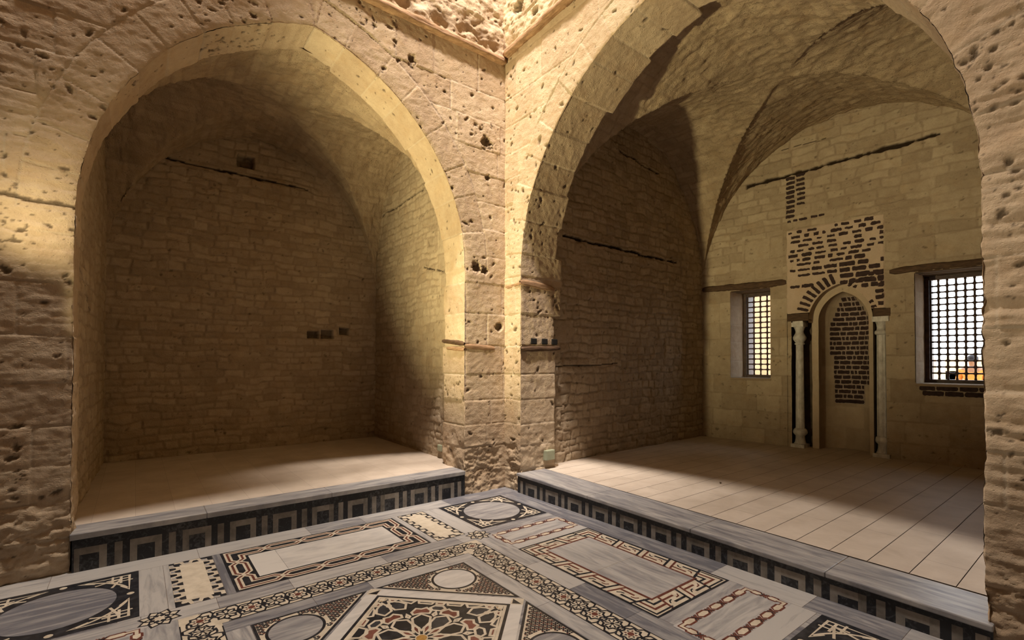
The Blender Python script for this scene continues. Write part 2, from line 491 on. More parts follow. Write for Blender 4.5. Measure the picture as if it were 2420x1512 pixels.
def face_wall(name, lo, hi, ztop, arch, pos, seed, bedded=None, timber=None, grooves=(), holes=(), mat='ashlar', step=0.011, flip=False):
    ns = int((hi - lo) / step) + 1; nt_ = int(ztop / step) + 1
    S, T = np.meshgrid(np.linspace(lo, hi, ns), np.linspace(-0.02, ztop, nt_))
    side = np.where(S > arch.xc, 1, -1)
    sd = arch.sdf(S, T); u = arch.u(S, T)
    e = arch.edge(u, side)
    # snap the outline of the opening
    near = (sd < e) & (sd > e - 1.5 * step)
    px, pz = arch.point(u, side, e)
    S = np.where(near, px, S); T = np.where(near, pz, T)
    bad = sd <= e - 1.5 * step
    keep = ~(bad[:-1, :-1] | bad[1:, :-1] | bad[:-1, 1:] | bad[1:, 1:])
    sd = np.maximum(arch.sdf(S, T), 0); u = arch.u(S, T)
    r1, r2, d = courses(S, T, seed, None, (0.42, 0.95), rows=ROWS, wob=0.012, wsc=2.5)
    br, bd = arch.blocks(u, side, ROWS)
    ring = (sd < RING) & (T > arch.zs)
    bd = bd * (1 + sd / arch.R)
    d = np.where(ring, np.minimum(bd, np.abs(sd - RING)), np.minimum(d, np.where(T > arch.zs, np.abs(sd - RING), 9)))
    r1 = np.where(ring, br[..., 0], r1); r2 = np.where(ring, br[..., 1], r2)
    joint = 1 - sstep(0.002, 0.010, d + 0.004 * fbm(S * 9, T * 9, seed + 9, 3))
    h = (r2 - 0.5) * 0.012 - 0.006 * joint + 0.007 * fbm(S * 4, T * 4, seed + 3, 4) + 0.005 * fbm(S * 17, T * 24, seed + 4, 4)
    tone = 0.50 + (r1 - 0.5) * 0.30
    grout = 0.55 * joint * sstep(-0.3, 0.2, fbm(S * 2, T * 2, seed + 12, 3))
    dirt_shade = np.zeros_like(S)
    if bedded is not None:                                   # horizontally bedded, wind-worn stone
        k = bedded(S, T)
        lay = fbm(S * 2.2, T * 26, seed + 21, 4); lay2 = fbm(S * 3.5 + 9, T * 9, seed + 22, 4)
        h = h + k * (0.016 * lay + 0.022 * lay2 - 0.02 * np.clip(-lay2 - 0.25, 0, 1))
        tone = tone + k * (0.10 * lay - 0.03)
    # worn, salt-eaten foot of the piers
    foot = 1 - sstep(0.35, 0.75, T)
    f1 = fbm(S * 6, T * 11, seed + 31, 5, 0.62)
    foot = foot * sstep(0.0, 0.12, np.abs(S))
    h = h + foot * (0.045 * f1 - 0.005) ; tone = tone + foot * 0.12 * f1
    # rough undressed stone above the timber
    if timber is not None:
        up = sstep(-0.01, 0.02, T - timber(S))
        ro = fbm(S * 5, T * 6, seed + 41, 5)
        h = h + up * (0.05 * ro + 0.02 - 0.05 * np.clip(-ro - 0.3, 0, 1)); tone = tone + up * (0.12 * ro + 0.04); grout = grout * (1 - up)
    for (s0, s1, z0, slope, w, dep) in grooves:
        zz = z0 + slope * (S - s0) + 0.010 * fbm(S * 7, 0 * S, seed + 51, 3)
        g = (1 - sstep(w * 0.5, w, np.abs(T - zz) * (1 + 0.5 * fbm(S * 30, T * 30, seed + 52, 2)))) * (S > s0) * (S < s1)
        h = h - dep * g; dirt_shade = np.maximum(dirt_shade, 0.75 * g)
    dens = np.clip(0.16 + 1.6 * np.clip(r2 - 0.76, 0, 1) * 4 * (r1 > 0.3) + 0.25 * sstep(0.1, 0.5, fbm(S * 1.5, T * 1.5, seed + 61, 2)), 0, 1)
    area = (hi - lo) * ztop
    stamp_pits(S, T, h, dirt_shade, int(area * 230), 0.005, 0.022, seed + 71, dens=dens, depth=0.75)
    stamp_pits(S, T, h, dirt_shade, int(area * 1.5), 0.016, 0.036, seed + 72, depth=0.6, pit_shade=0.55)
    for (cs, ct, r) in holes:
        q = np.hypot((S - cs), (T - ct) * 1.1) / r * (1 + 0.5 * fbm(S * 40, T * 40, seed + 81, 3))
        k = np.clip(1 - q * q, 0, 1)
        h = h - 0.8 * r * np.sqrt(k); dirt_shade = np.maximum(dirt_shade, 0.7 * np.clip(2 * k, 0, 1))  # shade inside the hole is painted in as well
    h = h - 0.010 * np.exp(-np.maximum(sd - e, 0) / 0.018) * (np.abs(u) < 90)
    return surf(name, pos(S, T, h), (np.clip(tone, 0, 1), grout, dirt_shade), M[mat], facemask=keep, flip=flip)


def soffit(name, arch, pos, z0, depth, jit, seed, parent, mat='ashlar', flip=False, step=0.012):
    ul = np.arange(-(arch.zs - z0), arch.L, step)
    U = np.concatenate([ul, [arch.L], ul[::-1]]); SD = np.concatenate([-np.ones(len(ul) + 1), np.ones(len(ul))])
    fr = np.linspace(0, 1, 46)
    nrow = len(fr) + 4
    u = np.tile(U, (nrow, 1)); side = np.tile(SD, (nrow, 1)).astype(int)
    r, d = arch.blocks(u, side, ROWS)
    D = depth + jit * (r[..., 2] - 0.5) * 2 + 0.012 * fbm(u * 9, side * 5.0, seed, 3)
    v = np.zeros_like(u); out = np.zeros_like(u)
    for i in range(nrow):
        if i < len(fr): v[i] = 0.006 + fr[i] * (D[i] - 0.006)
        else: v[i] = D[i] + 0.012; out[i] = (0.02, 0.08, 0.2, 0.42)[i - len(fr)]
    joint = 1 - sstep(0.002, 0.010, d + 0.004 * fbm(u * 9, v * 9, seed + 9, 3))
    h = (r[..., 1] - 0.5) * 0.016 - 0.007 * joint + 0.006 * fbm(u * 5, v * 5 + side * 9, seed + 3, 4) + 0.005 * fbm(u * 20, v * 24 + side * 3, seed + 4, 4)
    foot = 1 - sstep(0.45, 0.85, arch.zs + u) * 1.0
    h = h + foot * 0.03 * fbm(u * 7, v * 7 + side, seed + 6, 4)
    tone = 0.50 + (r[..., 0] - 0.5) * 0.30
    dirt_shade = np.zeros_like(u)
    w = u + side * 50.0
    dens = np.clip(0.12 + 5 * np.clip(r[..., 1] - 0.78, 0, 1), 0, 1)
    # pits are stamped on the unrolled strip
    Su, Tv = np.meshgrid(np.arange(len(U)) * step, np.linspace(0, depth, nrow))
    stamp_pits(Su, Tv, h, dirt_shade, int(len(U) * step * depth * 260), 0.005, 0.022, seed + 71, dens=dens, depth=0.75)
    e = arch.edge(u, side)
    h = h * sstep(-0.02, 0.03, v)
    x, z = arch.point(u, side, e - h + out)
    return surf(name, pos(x, z, -v), (np.clip(tone, 0, 1), 0.55 * joint, dirt_shade), M[mat], parent=parent, flip=flip)


posA = lambda S, T, h: np.stack([S, -h, T], -1)          # wall A faces -Y
posB = lambda S, T, h: np.stack([-h, S, T], -1)          # wall B faces -X

wall_a = face_wall('wall_left', -4.75, 0.05, 6.3, ARCH_A, posA, 101,
                   bedded=lambda S, T: 0.28 * (1 - sstep(-4.1, -3.95, S)),
                   timber=lambda S: 5.42 + 0 * S, grooves=[(-4.75, -4.07, 2.79, -0.05, 0.020, 0.02)],
                   holes=[(-0.30, 4.30, 0.075), (-0.27, 3.86, 0.04), (-0.08, 2.02, 0.06), (-0.42, 2.72, 0.06), (-0.31, 2.70, 0.05), (-1.3, 4.95, 0.05)])
prop(wall_a, 'pale limestone wall pierced by the dark empty alcove arch', kind='structure')
wall_b = face_wall('wall_right', -4.95, 0.05, 6.3, ARCH_B, posB, 202,
                   bedded=lambda S, T: 0.6 * (1 - sstep(-4.42, -4.30, S)),
                   timber=lambda S: 5.53 - 0.05 * S, mat='ashlar', flip=True,
                   holes=[(-0.235, 4.72, 0.03), (-0.12, 4.30, 0.02), (-0.30, 5.95, 0.10), (-0.6, 5.7, 0.06), (-0.20, 1.98, 0.035), (-0.14, 2.05, 0.02)])
prop(wall_b, 'bright limestone wall pierced by the arch with the prayer niche behind', kind='structure')
soffit('arch_ring', ARCH_A, posA, 0.10, 0.50, 0.035, 301, wall_a)
soffit('arch_ring', ARCH_B, posB, 0.05, 0.63, 0.085, 302, wall_b, flip=True)


# timber strips let into the masonry
def beam(p0, p1, w, t, nrm, name, parent, mat='beam', seed=0, n=None):
    p0 = np.array(p0, float); p1 = np.array(p1, float)
    L = np.linalg.norm(p1 - p0); ax = (p1 - p0) / L; nr = np.array(nrm, float); up = np.cross(ax, nr)
    n = n or max(6, int(L / 0.03)); k = 14
    P = np.zeros((n, k + 1, 3))
    for i in range(n):
        f = i / (n - 1)
        c = p0 + ax * L * f + up * 0.006 * vnoise(f * L * 3, seed, 5) 
        taper = min(1, 0.55 + f * L * 8, 0.55 + (1 - f) * L * 8)
        for j in range(k + 1):
            a = 2 * PI * j / k
            rr = 1 + 0.22 * float(vnoise(f * L * 6 + seed, (j % k) * 1.7, 8)) + 0.10 * float(vnoise(f * L * 30, (j % k) * 0.9, 9))
            ca, sa = math.cos(a), math.sin(a)
            sq = 1 / max(abs(ca), abs(sa)) * 0.72 + 0.28
            P[i, j] = c + (up * ca * w * 0.5 + nr * sa * t * 0.5) * rr * sq * taper
    return surf(name, P, (0.5, 0.0, 0.0), M[mat], parent=parent)


beam((-3.4, -0.01, 5.395), (-0.005, -0.02, 5.395), 0.085, 0.09, (0, -1, 0), 'timber_strip', wall_a, seed=3)
beam((-0.02, -0.005, 5.47), (-0.02, -2.6, 5.60), 0.095, 0.09, (-1, 0, 0), 'timber_strip', wall_b, seed=7)
beam((-0.595, 0.002, 1.762), (-0.16, 0.002, 1.742), 0.055, 0.03, (0, -1, 0), 'timber_strip', wall_a, seed=11)
beam((-0.597, 0.00, 1.80), (-0.585, 0.55, 1.85), 0.05, 0.04, (-1, 0, 0), 'timber_strip', wall_a, 'wood', seed=13)
beam((-0.597, 0.0, 1.73), (-0.59, 0.42, 1.75), 0.05, 0.04, (-1, 0, 0), 'timber_strip', wall_a, seed=17)
beam((0.0, -0.318, 1.74), (0.66, -0.312, 1.755), 0.06, 0.05, (0, -1, 0), 'timber_strip', wall_b, 'wood', seed=19)
beam((-0.01, -0.318, 2.555), (0.56, -0.313, 2.515), 0.075, 0.04, (0, -1, 0), 'timber_strip', wall_b, seed=23)
beam((0.0, -0.015, 2.515), (0.0, -0.33, 2.545), 0.04, 0.02, (-1, 0, 0), 'timber_strip', wall_b, seed=29)
for x in (0.22, 0.40, 0.57):                                  # black blocks paint the shade of three small holes above the low strip
    b = MB(); b.box((x - 0.055, -0.3235, 1.80), (x + 0.045, -0.30, 1.875)); b.build('putlog_hole_shade', M['hole_shade'], wall_b, bevel=0.01)


# ------------------------------------------------------------------ alcove walls and vaults
def flat_wall(name, p0, p1, z0, z1, nrm, seed, hc=(0.08, 0.14), lc=(0.11, 0.30), step=0.014, rel=0.009, grooves=(), mat='rubble',
              special=None, holes=(), kill=None, squares=(), amp=1.0, tone0=0.5, flip=False, pits=22):
    p0 = np.array(p0, float); p1 = np.array(p1, float); L = np.linalg.norm(p1 - p0); ax = (p1 - p0) / L
    S, T = np.meshgrid(np.linspace(0, L, int(L / step) + 1), np.linspace(z0, z1, int((z1 - z0) / step) + 1))
    r1, r2, d = courses(S, T, seed, hc, lc, t0=z0, wob=0.045, wsc=4.0)
    gw = 0.016
    big = np.zeros_like(S, bool)
    if special is not None:
        m, hc2, lc2 = special
        R1, R2, D = courses(S, T, seed + 500, hc2, lc2, t0=z0, wob=0.015, wsc=3.0)
        big = m(S, T); r1 = np.where(big, R1, r1); r2 = np.where(big, R2, r2); d = np.where(big, D, d)
    jw = np.where(big, 0.010, gw)
    jn = d + 0.011 * fbm(S * 13, T * 13, seed + 9, 3)
    joint = 1 - sstep(jw * 0.3, jw * 1.1, jn)
    h = (r2 - 0.5) * 0.012 * amp - rel * amp * joint + 0.010 * amp * fbm(S * 3, T * 3, seed + 3, 4) + 0.007 * amp * fbm(S * 18, T * 20, seed + 4, 4)
    tone = tone0 + (r1 - 0.5) * 0.36
    grout = joint * (0.75 if mat != 'ashlar' else 0.5)
    dirt_shade = np.zeros_like(S)
    smear = sstep(0.15, 0.45, fbm(S * 1.1, T * 1.3, seed + 14, 3))          # joints smeared over with mortar
    grout = grout * (1 - 0.5 * smear); h = h + rel * 0.6 * joint * smear
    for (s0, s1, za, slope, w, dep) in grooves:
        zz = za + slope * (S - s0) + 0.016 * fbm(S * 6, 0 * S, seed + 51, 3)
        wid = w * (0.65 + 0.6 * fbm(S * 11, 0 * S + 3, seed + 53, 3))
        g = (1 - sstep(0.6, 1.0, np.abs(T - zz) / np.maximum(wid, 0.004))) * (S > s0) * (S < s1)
        h = h - dep * g; dirt_shade = np.maximum(dirt_shade, g)
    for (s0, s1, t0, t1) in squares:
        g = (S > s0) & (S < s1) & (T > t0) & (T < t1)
        h = h - 0.12 * g; dirt_shade = np.maximum(dirt_shade, 0.5 * g)  # square holes darkened with painted shade
    stamp_pits(S, T, h, dirt_shade, int(L * (z1 - z0) * pits * 1.6), 0.005, 0.017, seed + 71, depth=0.7, pit_shade=0.5)
    if kill is not None:
        S, T, bad = kill(S, T, step)
        keep = ~(bad[:-1, :-1] | bad[1:, :-1] | bad[:-1, 1:] | bad[1:, 1:])
    else:
        keep = None
    nr = np.array(nrm, float)
    P = p0[None, None, :2] + ax[None, None, :2] * S[..., None] + nr[None, None, :2] * h[..., None]
    P = np.concatenate([P, T[..., None]], -1)
    o = surf(name, P, (np.clip(tone, 0, 1), grout, dirt_shade), M[mat], facemask=keep, flip=flip)
    o['kind'] = 'structure'
    return o


# left (dark) alcove
w = flat_wall('wall_dark_alcove_right', (-0.46, 0.35), (-0.44, 3.2), 0.2, 5.2, (-1, 0), 401, grooves=[(1.0, 2.8, 4.05, -0.02, 0.022, 0.03), (0.15, 1.0, 2.72, 0.25, 0.016, 0.02)],
              special=(lambda S, T: S < 0.55 + 0.15 * vnoise(T * 3, T * 0), (0.26, 0.36), (0.3, 0.6)), flip=True)
prop(w, 'rubble side wall of the dark alcove lit at its outer edge')
w = flat_wall('wall_dark_alcove_left', (-4.10, 0.35), (-4.0, 3.2), 0.2, 5.2, (1, 0), 402, grooves=[(0.05, 1.2, 2.55, -0.42, 0.02, 0.03)])
prop(w, 'rubble side wall of the dark alcove beside the left pier')
w = flat_wall('wall_dark_alcove_back', (-4.1, 3.12), (-0.4, 3.12), 0.2, 5.2, (0, -1), 403, hc=(0.075, 0.125), lc=(0.12, 0.32),
              grooves=[(0.7, 2.55, 4.33, -0.02, 0.025, 0.03)], squares=[(1.55, 1.77, 4.43, 4.62), (2.55, 2.72, 1.95, 2.06), (2.75, 2.95, 1.95, 2.08), (3.05, 3.2, 2.02, 2.12)])
prop(w, 'dark back wall of the empty alcove in brick-sized stones')

# right alcove: side walls
w = flat_wall('wall_niche_alcove_left', (0.45, -0.185), (4.62, 0.0), 0.1, 5.6, (0.045, -1), 411,
              grooves=[(0.40, 3.25, 3.29, 0.0, 0.030, 0.035), (1.65, 2.75, 4.79, -0.09, 0.022, 0.03), (0.2, 1.6, 1.52, 0.02, 0.012, 0.01)],
              special=(lambda S, T: (S < 0.45 + 0.2 * vnoise(T * 3, T * 0)) & (T < 2.6), (0.26, 0.36), (0.3, 0.6)), amp=1.6)
prop(w, 'rubble side wall beside the niche room with a long dark crack')
w = flat_wall('wall_niche_alcove_right', (0.4, -4.47), (5.0, -4.47), 0.1, 5.6, (0, 1), 412, flip=True, step=0.03)
prop(w, 'rubble side wall hidden behind the near pier')

# back wall with windows and niche; local frame (y, z, depth)
BX0, BSL = 4.55, -0.07


def BW(y, z, d=0.0):
    return (BX0 + BSL * y + d, y, z)


Y0 = 0.12
WIN = {1: (-1.178, -0.515, 1.30, 2.82), 2: (-3.80, -3.045, 1.29, 2.82)}
NY = -2.156                                                # middle of the niche


def back_kill(S, T, step):
    Y = Y0 - S
    bad = np.zeros(S.shape, bool)
    for (a, b, c, d) in WIN.values():
        inside = (Y > a) & (Y < b) & (T > c) & (T < d)
        da, db, dc, dd = Y - a, b - Y, T - c, d - T
        mn = np.minimum(np.minimum(da, db), np.minimum(dc, dd))
        snap = inside & (mn < 1.3 * step)
        bad |= inside & ~snap
        Y = np.where(snap & (da == mn), a, Y); Y = np.where(snap & (db == mn), b, Y)
        T = np.where(snap & (dc == mn), c, T); T = np.where(snap & (dd == mn), d, T)
    bad |= (Y > -2.71) & (Y < -1.50) & (T < 2.45)
    bad |= (np.abs(Y - NY) < 0.36) & (T < 2.8)
    return Y0 - Y, T, bad


_k = math.hypot(1, BSL)
backw = flat_wall('wall_niche_alcove_back', BW(Y0, 0)[:2], BW(-4.75, 0)[:2], 0.1, 6.0, (-1, BSL), 421, hc=(0.105, 0.16), lc=(0.16, 0.42),
                  grooves=[(0.92 * _k, 3.44 * _k, 4.60, 0.016, 0.045, 0.04), (1.48, 2.12, 4.06 + 1.0, -0.05, 0.01, 0.01)],
                  special=(lambda S, T: (T < 2.86) | ((S > 3.0) & (T < 3.29)) | ((S > 0.85) & (S < 1.5) & (T > 2.9) & (T < 3.75)), (0.27, 0.36), (0.34, 0.62)),
                  kill=back_kill, step=0.0125, rel=0.006, amp=0.9, tone0=0.52)
prop(backw, 'limestone back wall holding two barred windows and the prayer niche')


# groin vaults
def vault(name, corners, zs, rise, seed, up=(0, 0, 0, 0), n=170, rough=0.018, mat='plaster', flip=False):
    (ax_, ay), (bx, by), (cx, cy), (dx, dy) = corners       # (0,0) (1,0) (1,1) (0,1)
    th = np.linspace(0, PI, n)
    A, B = np.meshgrid(th, th)
    a = (1 - np.cos(A)) / 2; b = (1 - np.cos(B)) / 2
    X = ax_ * (1 - a) * (1 - b) + bx * a * (1 - b) + cx * a * b + dx * (1 - a) * b
    Y = ay * (1 - a) * (1 - b) + by * a * (1 - b) + cy * a * b + dy * (1 - a) * b
    sa, sb = np.sin(A), np.sin(B)
    # ridge rises towards the lunettes: up = (at a=0, a=1, b=0, b=1)
    lift = up[0] * np.clip(1 - 2 * a, 0, 1) * (sb > sa) + up[1] * np.clip(2 * a - 1, 0, 1) * (sb > sa) \
        + up[2] * np.clip(1 - 2 * b, 0, 1) * (sa >= sb) + up[3] * np.clip(2 * b - 1, 0, 1) * (sa >= sb)
    prof = np.maximum(sa, sb)
    Z = zs + (rise + lift) * prof
    front = sb > sa
    U_ = np.where(front, Y, X); V_ = np.where(front, X, Y)
    arc = np.where(front, B, A) * rise
    r1, r2, d = courses(V_ + 50 * front, arc, seed, (0.11, 0.17), (0.16, 0.4), wob=0.04, wsc=3)
    joint = 1 - sstep(0.004, 0.016, d + 0.012 * fbm(X * 12, Y * 12 + Z * 6, seed + 9, 3))
    ro = fbm(X * 4.5, Y * 4.5 + Z * 2, seed + 3, 5)
    ro2 = fbm(X * 15 + Z * 6, Y * 15, seed + 4, 4)
    h = rough * 1.5 * ro + rough * 0.9 * ro2 - 0.006 * joint + 0.012 * (r2 - 0.5)
    dirt_shade = np.zeros_like(X)
    cxm, cym = (ax_ + bx + cx + dx) / 4, (ay + by + cy + dy) / 4
    # outward direction of each web
    na = np.stack([np.where(front, 0, -np.cos(A)), np.where(front, -np.cos(B), 0), prof], -1)
    na[..., 0] *= np.sign(bx - ax_); na[..., 1] *= np.sign(dy - ay)
    na /= np.linalg.norm(na, axis=-1, keepdims=True)
    P = np.stack([X, Y, Z], -1) - na * h[..., None]
    Sg, Tg = np.meshgrid(np.linspace(0, 4, n), np.linspace(0, 4, n))
    o = surf(name, P, (np.clip(0.48 + 0.25 * (r1 - 0.5) + 0.14 * ro, 0, 1), 0.6 * joint, dirt_shade), M[mat], flip=flip)
    o['kind'] = 'structure'
    return o


cl = vault('ceiling_left', [(-4.10, 0.42), (-0.44, 0.42), (-0.42, 3.16), (-4.04, 3.16)], 2.60, 2.27, 501, n=230)
prop(cl, 'groined stone vault over the dark empty alcove')
cr = vault('ceiling_right', [(0.46, -0.165), (4.60, 0.02), (4.90, -4.50), (0.46, -4.48)], 2.70, 2.42, 502, up=(0, 0.22, 0.1, 0.1), n=330, flip=True)
prop(cr, 'rough groined stone vault over the prayer niche')

# ------------------------------------------------------------------ flat inlay work
class Flat:
    """flat polygons laid in layers; each layer sits 0.4 mm above the one below"""
    def __init__(s, fn):
        s.fn = fn; s.v = []; s.f = []; s.mi = []; s.t = []; s.mats = []

    def m(s, k):
        if k not in s.mats: s.mats.append(k)
        return s.mats.index(k)

    def poly(s, pts, layer, mat, tone=0.0):
        b = len(s.v)
        a = sum(pts[i][0] * pts[(i + 1) % len(pts)][1] - pts[(i + 1) % len(pts)][0] * pts[i][1] for i in range(len(pts)))
        if a < 0: pts = pts[::-1]
        lift = layer * 0.0004 + (len(s.f) % 150) * 2.2e-6
        for p in pts: s.v.append(s.fn(p[0], p[1], lift))
        s.f.append(list(range(b, b + len(pts)))); s.mi.append(s.m(mat)); s.t.append(tone)

    def rect(s, x0, y0, x1, y1, layer, mat, tone=0.0):
        s.poly([(x0, y0), (x1, y0), (x1, y1), (x0, y1)], layer, mat, tone)

    def circle(s, c, r, layer, mat, n=48, tone=0.0):
        s.poly([(c[0] + r * math.cos(2 * PI * k / n), c[1] + r * math.sin(2 * PI * k / n)) for k in range(n)], layer, mat, tone)

    def stroke(s, pts, w, layer, mat, closed=False, tone=0.0):
        n = len(pts); L = []; Rr = []
        for i in range(n):
            p = pts[i]
            a = pts[(i - 1) % n] if (closed or i > 0) else None
            c = pts[(i + 1) % n] if (closed or i < n - 1) else None
            d1 = (p[0] - a[0], p[1] - a[1]) if a else (c[0] - p[0], c[1] - p[1])
            d2 = (c[0] - p[0], c[1] - p[1]) if c else d1
            l1 = math.hypot(*d1) or 1; l2 = math.hypot(*d2) or 1
            n1 = (-d1[1] / l1, d1[0] / l1); n2 = (-d2[1] / l2, d2[0] / l2)
            mx, my = n1[0] + n2[0], n1[1] + n2[1]; q = mx * mx + my * my
            k = min(2.0 / max(q, 1e-6), 3.0)
            mx, my = mx * k * 0.5 * w, my * k * 0.5 * w
            L.append((p[0] + mx, p[1] + my)); Rr.append((p[0] - mx, p[1] - my))
        for i in range(n if closed else n - 1):
            j = (i + 1) % n
            s.poly([L[i], Rr[i], Rr[j], L[j]], layer, mat, tone)

    def build(s, name, parent=None, label=None):
        me = bpy.data.meshes.new(name)
        me.from_pydata(s.v, [], s.f)
        me.polygons.foreach_set('material_index', np.array(s.mi, np.int32))
        a = me.attributes.new('tone', 'FLOAT', 'FACE')
        a.data.foreach_set('value', np.array(s.t, np.float32))
        me.update()
        o = link_mesh(name, me, [M[k] for k in s.mats], parent)
        if label: o['label'] = label
        return o


CX = CY = -2.38
R90 = [(1, 0, 0, 1), (0, 1, -1, 0), (-1, 0, 0, -1), (0, -1, 1, 0)]     # +v (wall A side), +u (wall B side), -v, -u


def side_fn(k):
    """local (s along the side, t away from the middle) -> floor"""
    a, b, c, d = R90[k]
    return lambda s_, t_, z: (CX + a * s_ + b * t_, CY + c * s_ + d * t_, z)


ident = lambda x, y, z: (CX + x, CY + y, z)
rnd = random.Random(5)

# the bed of marble slabs
floor = Flat(ident)
floor.rect(-2.9, -3.3, 2.50, 2.50, -4, 'joint')


def slabs(x0, y0, x1, y1, along, lens, mat=None):
    """a strip of marble slabs with hairline joints"""
    L = (x1 - x0) if along == 'x' else (y1 - y0); p = 0.0
    while p < L - 1e-6:
        q = min(L, p + rnd.uniform(*lens))
        if L - q < 0.15: q = L
        g = 0.0012
        m_ = mat or ('marble_x' if along == 'x' else 'marble_y')
        t = rnd.uniform(-0.20, 0.26)
        if along == 'x': floor.rect(x0 + p + g, y0 + g, x0 + q - g, y1 - g, 0, m_, t)
        else: floor.rect(x0 + g, y0 + p + g, x1 - g, y0 + q - g, 0, m_, t)
        p = q


slabs(-2.6, 2.12, 2.44, 2.46, 'x', (0.5, 1.0)); slabs(2.12, -3.2, 2.44, 2.12, 'y', (0.5, 1.0))
slabs(-2.6, -2.46, 2.12, -2.12, 'x', (0.5, 1.0)); slabs(-2.8, -2.12, -2.12, 2.12, 'y', (0.5, 1.0))
for sg in (1, -1):
    t0, t1 = (1.275, 2.12) if sg > 0 else (-2.12, -1.275)
    slabs(-2.12, t0, 2.12, t1, 'x', (0.13, 0.3), 'marble_y'); 
    slabs(t0, -1.275, t1, 1.275, 'y', (0.13, 0.3), 'marble_x')
    t0, t1 = (1.095, 1.275) if sg > 0 else (-1.275, -1.095)
    slabs(-1.275, t0, 1.275, t1, 'x', (0.35, 0.7)); slabs(t0, -1.095, t1, 1.095, 'y', (0.35, 0.7))
    t0, t1 = (0.755, 0.885) if sg > 0 else (-0.885, -0.755)
    slabs(-0.885, t0, 0.885, t1, 'x', (0.35, 0.7)); slabs(t0, -0.755, t1, 0.755, 'y', (0.35, 0.7))
slabs(-0.755, -0.755, 0.755, 0.755, 'x', (0.4, 0.8))
floor_o = floor.build('floor')
prop(floor_o, 'marble hall floor of grey slabs around inlaid panels', kind='structure')


# corner roundels
def roundel(cu, cv, tone, label):
    f = Flat(ident); H = 0.418
    f.rect(cu - H, cv - H, cu + H, cv + H, 1, 'black')
    f.circle((cu, cv), 0.298, 2, 'marble_x', 64, tone)
    for q in range(4):
        ca, sa = math.cos(q * PI / 2), math.sin(q * PI / 2)
        X = lambda a, b: (cu + a * ca - b * sa, cv + a * sa + b * ca)
        f.circle(X(0.372, 0), 0.021, 2, 'cream', 20)
        # interlaced knot of the corner, laid out from the corner point inwards
        K = lambda a, b: X(H - a, H - b)
        S_ = lambda pts, w=0.020, l=2, m='cream': f.stroke([K(*p) for p in pts], w, l, m)
        for sw in (False, True):
            g = (lambda pts: [(b, a) for a, b in pts]) if sw else (lambda pts: pts)
            S_(g([(0.046, 0.054), (0.335, 0.054), (0.245, 0.100)]), 0.016, 2 + sw)
            S_(g([(0.046, 0.102), (0.185, 0.102)]), 0.016, 2 + sw)
            S_(g([(0.102, 0.102), (0.245, 0.150)]), 0.016, 2 + sw)
            S_(g([(0.150, 0.034), (0.150, 0.150)]), 0.014, 2 + sw)
        arc = []
        for i in range(13):
            a = math.radians(45 - 27 + 54 * i / 12)
            arc.append((cu + 0.372 * (math.cos(a) * ca - math.sin(a) * sa), cv + 0.372 * (math.cos(a) * sa + math.sin(a) * ca)))
        f.stroke(arc, 0.017, 4, 'cream')
    return f.build('roundel_panel', floor_o, label)


roundel(1.705, 1.705, 0.0, 'black square inlay with a grey marble disc and cream corner knots near the pier')
roundel(-1.70, 1.705, -0.12, 'black square inlay with a large grey marble disc beside the left pier')
roundel(1.705, -1.72, -0.1, 'black square inlay with cream crossing bars near the right step')
roundel(-1.70, -1.72, -0.1, None)


# eight-pointed rosettes at the crossings of the marble strips
def octagram(c, r, k=0.765, rot=0.0):
    return [(c[0] + (r if i % 2 == 0 else r * k) * math.cos(rot + i * PI / 8), c[1] + (r if i % 2 == 0 else r * k) * math.sin(rot + i * PI / 8)) for i in range(16)]


for (a, b) in ((1, 1), (-1, 1), (1, -1), (-1, -1)):
    f = Flat(ident); c = (a * 1.183, b * 1.183)
    f.poly(octagram(c, 0.122, 0.70, PI / 8), 1, 'black')
    for i in range(8):
        an = i * PI / 4 + PI / 8
        P = lambda r, t: (c[0] + r * math.cos(an + t), c[1] + r * math.sin(an + t))
        f.poly([P(0.058, 0), P(0.080, 0.27), P(0.103, 0), P(0.080, -0.27)], 2, 'cream')
        an2 = an + PI / 8
        f.poly([(c[0] + r_ * math.cos(an2 + t_), c[1] + r_ * math.sin(an2 + t_)) for r_, t_ in ((0.046, 0), (0.056, 0.22), (0.068, 0), (0.056, -0.22))], 2, 'cream')
    f.poly(octagram(c, 0.040, 0.6), 2, 'cream')
    f.build('star_rosette', floor_o)


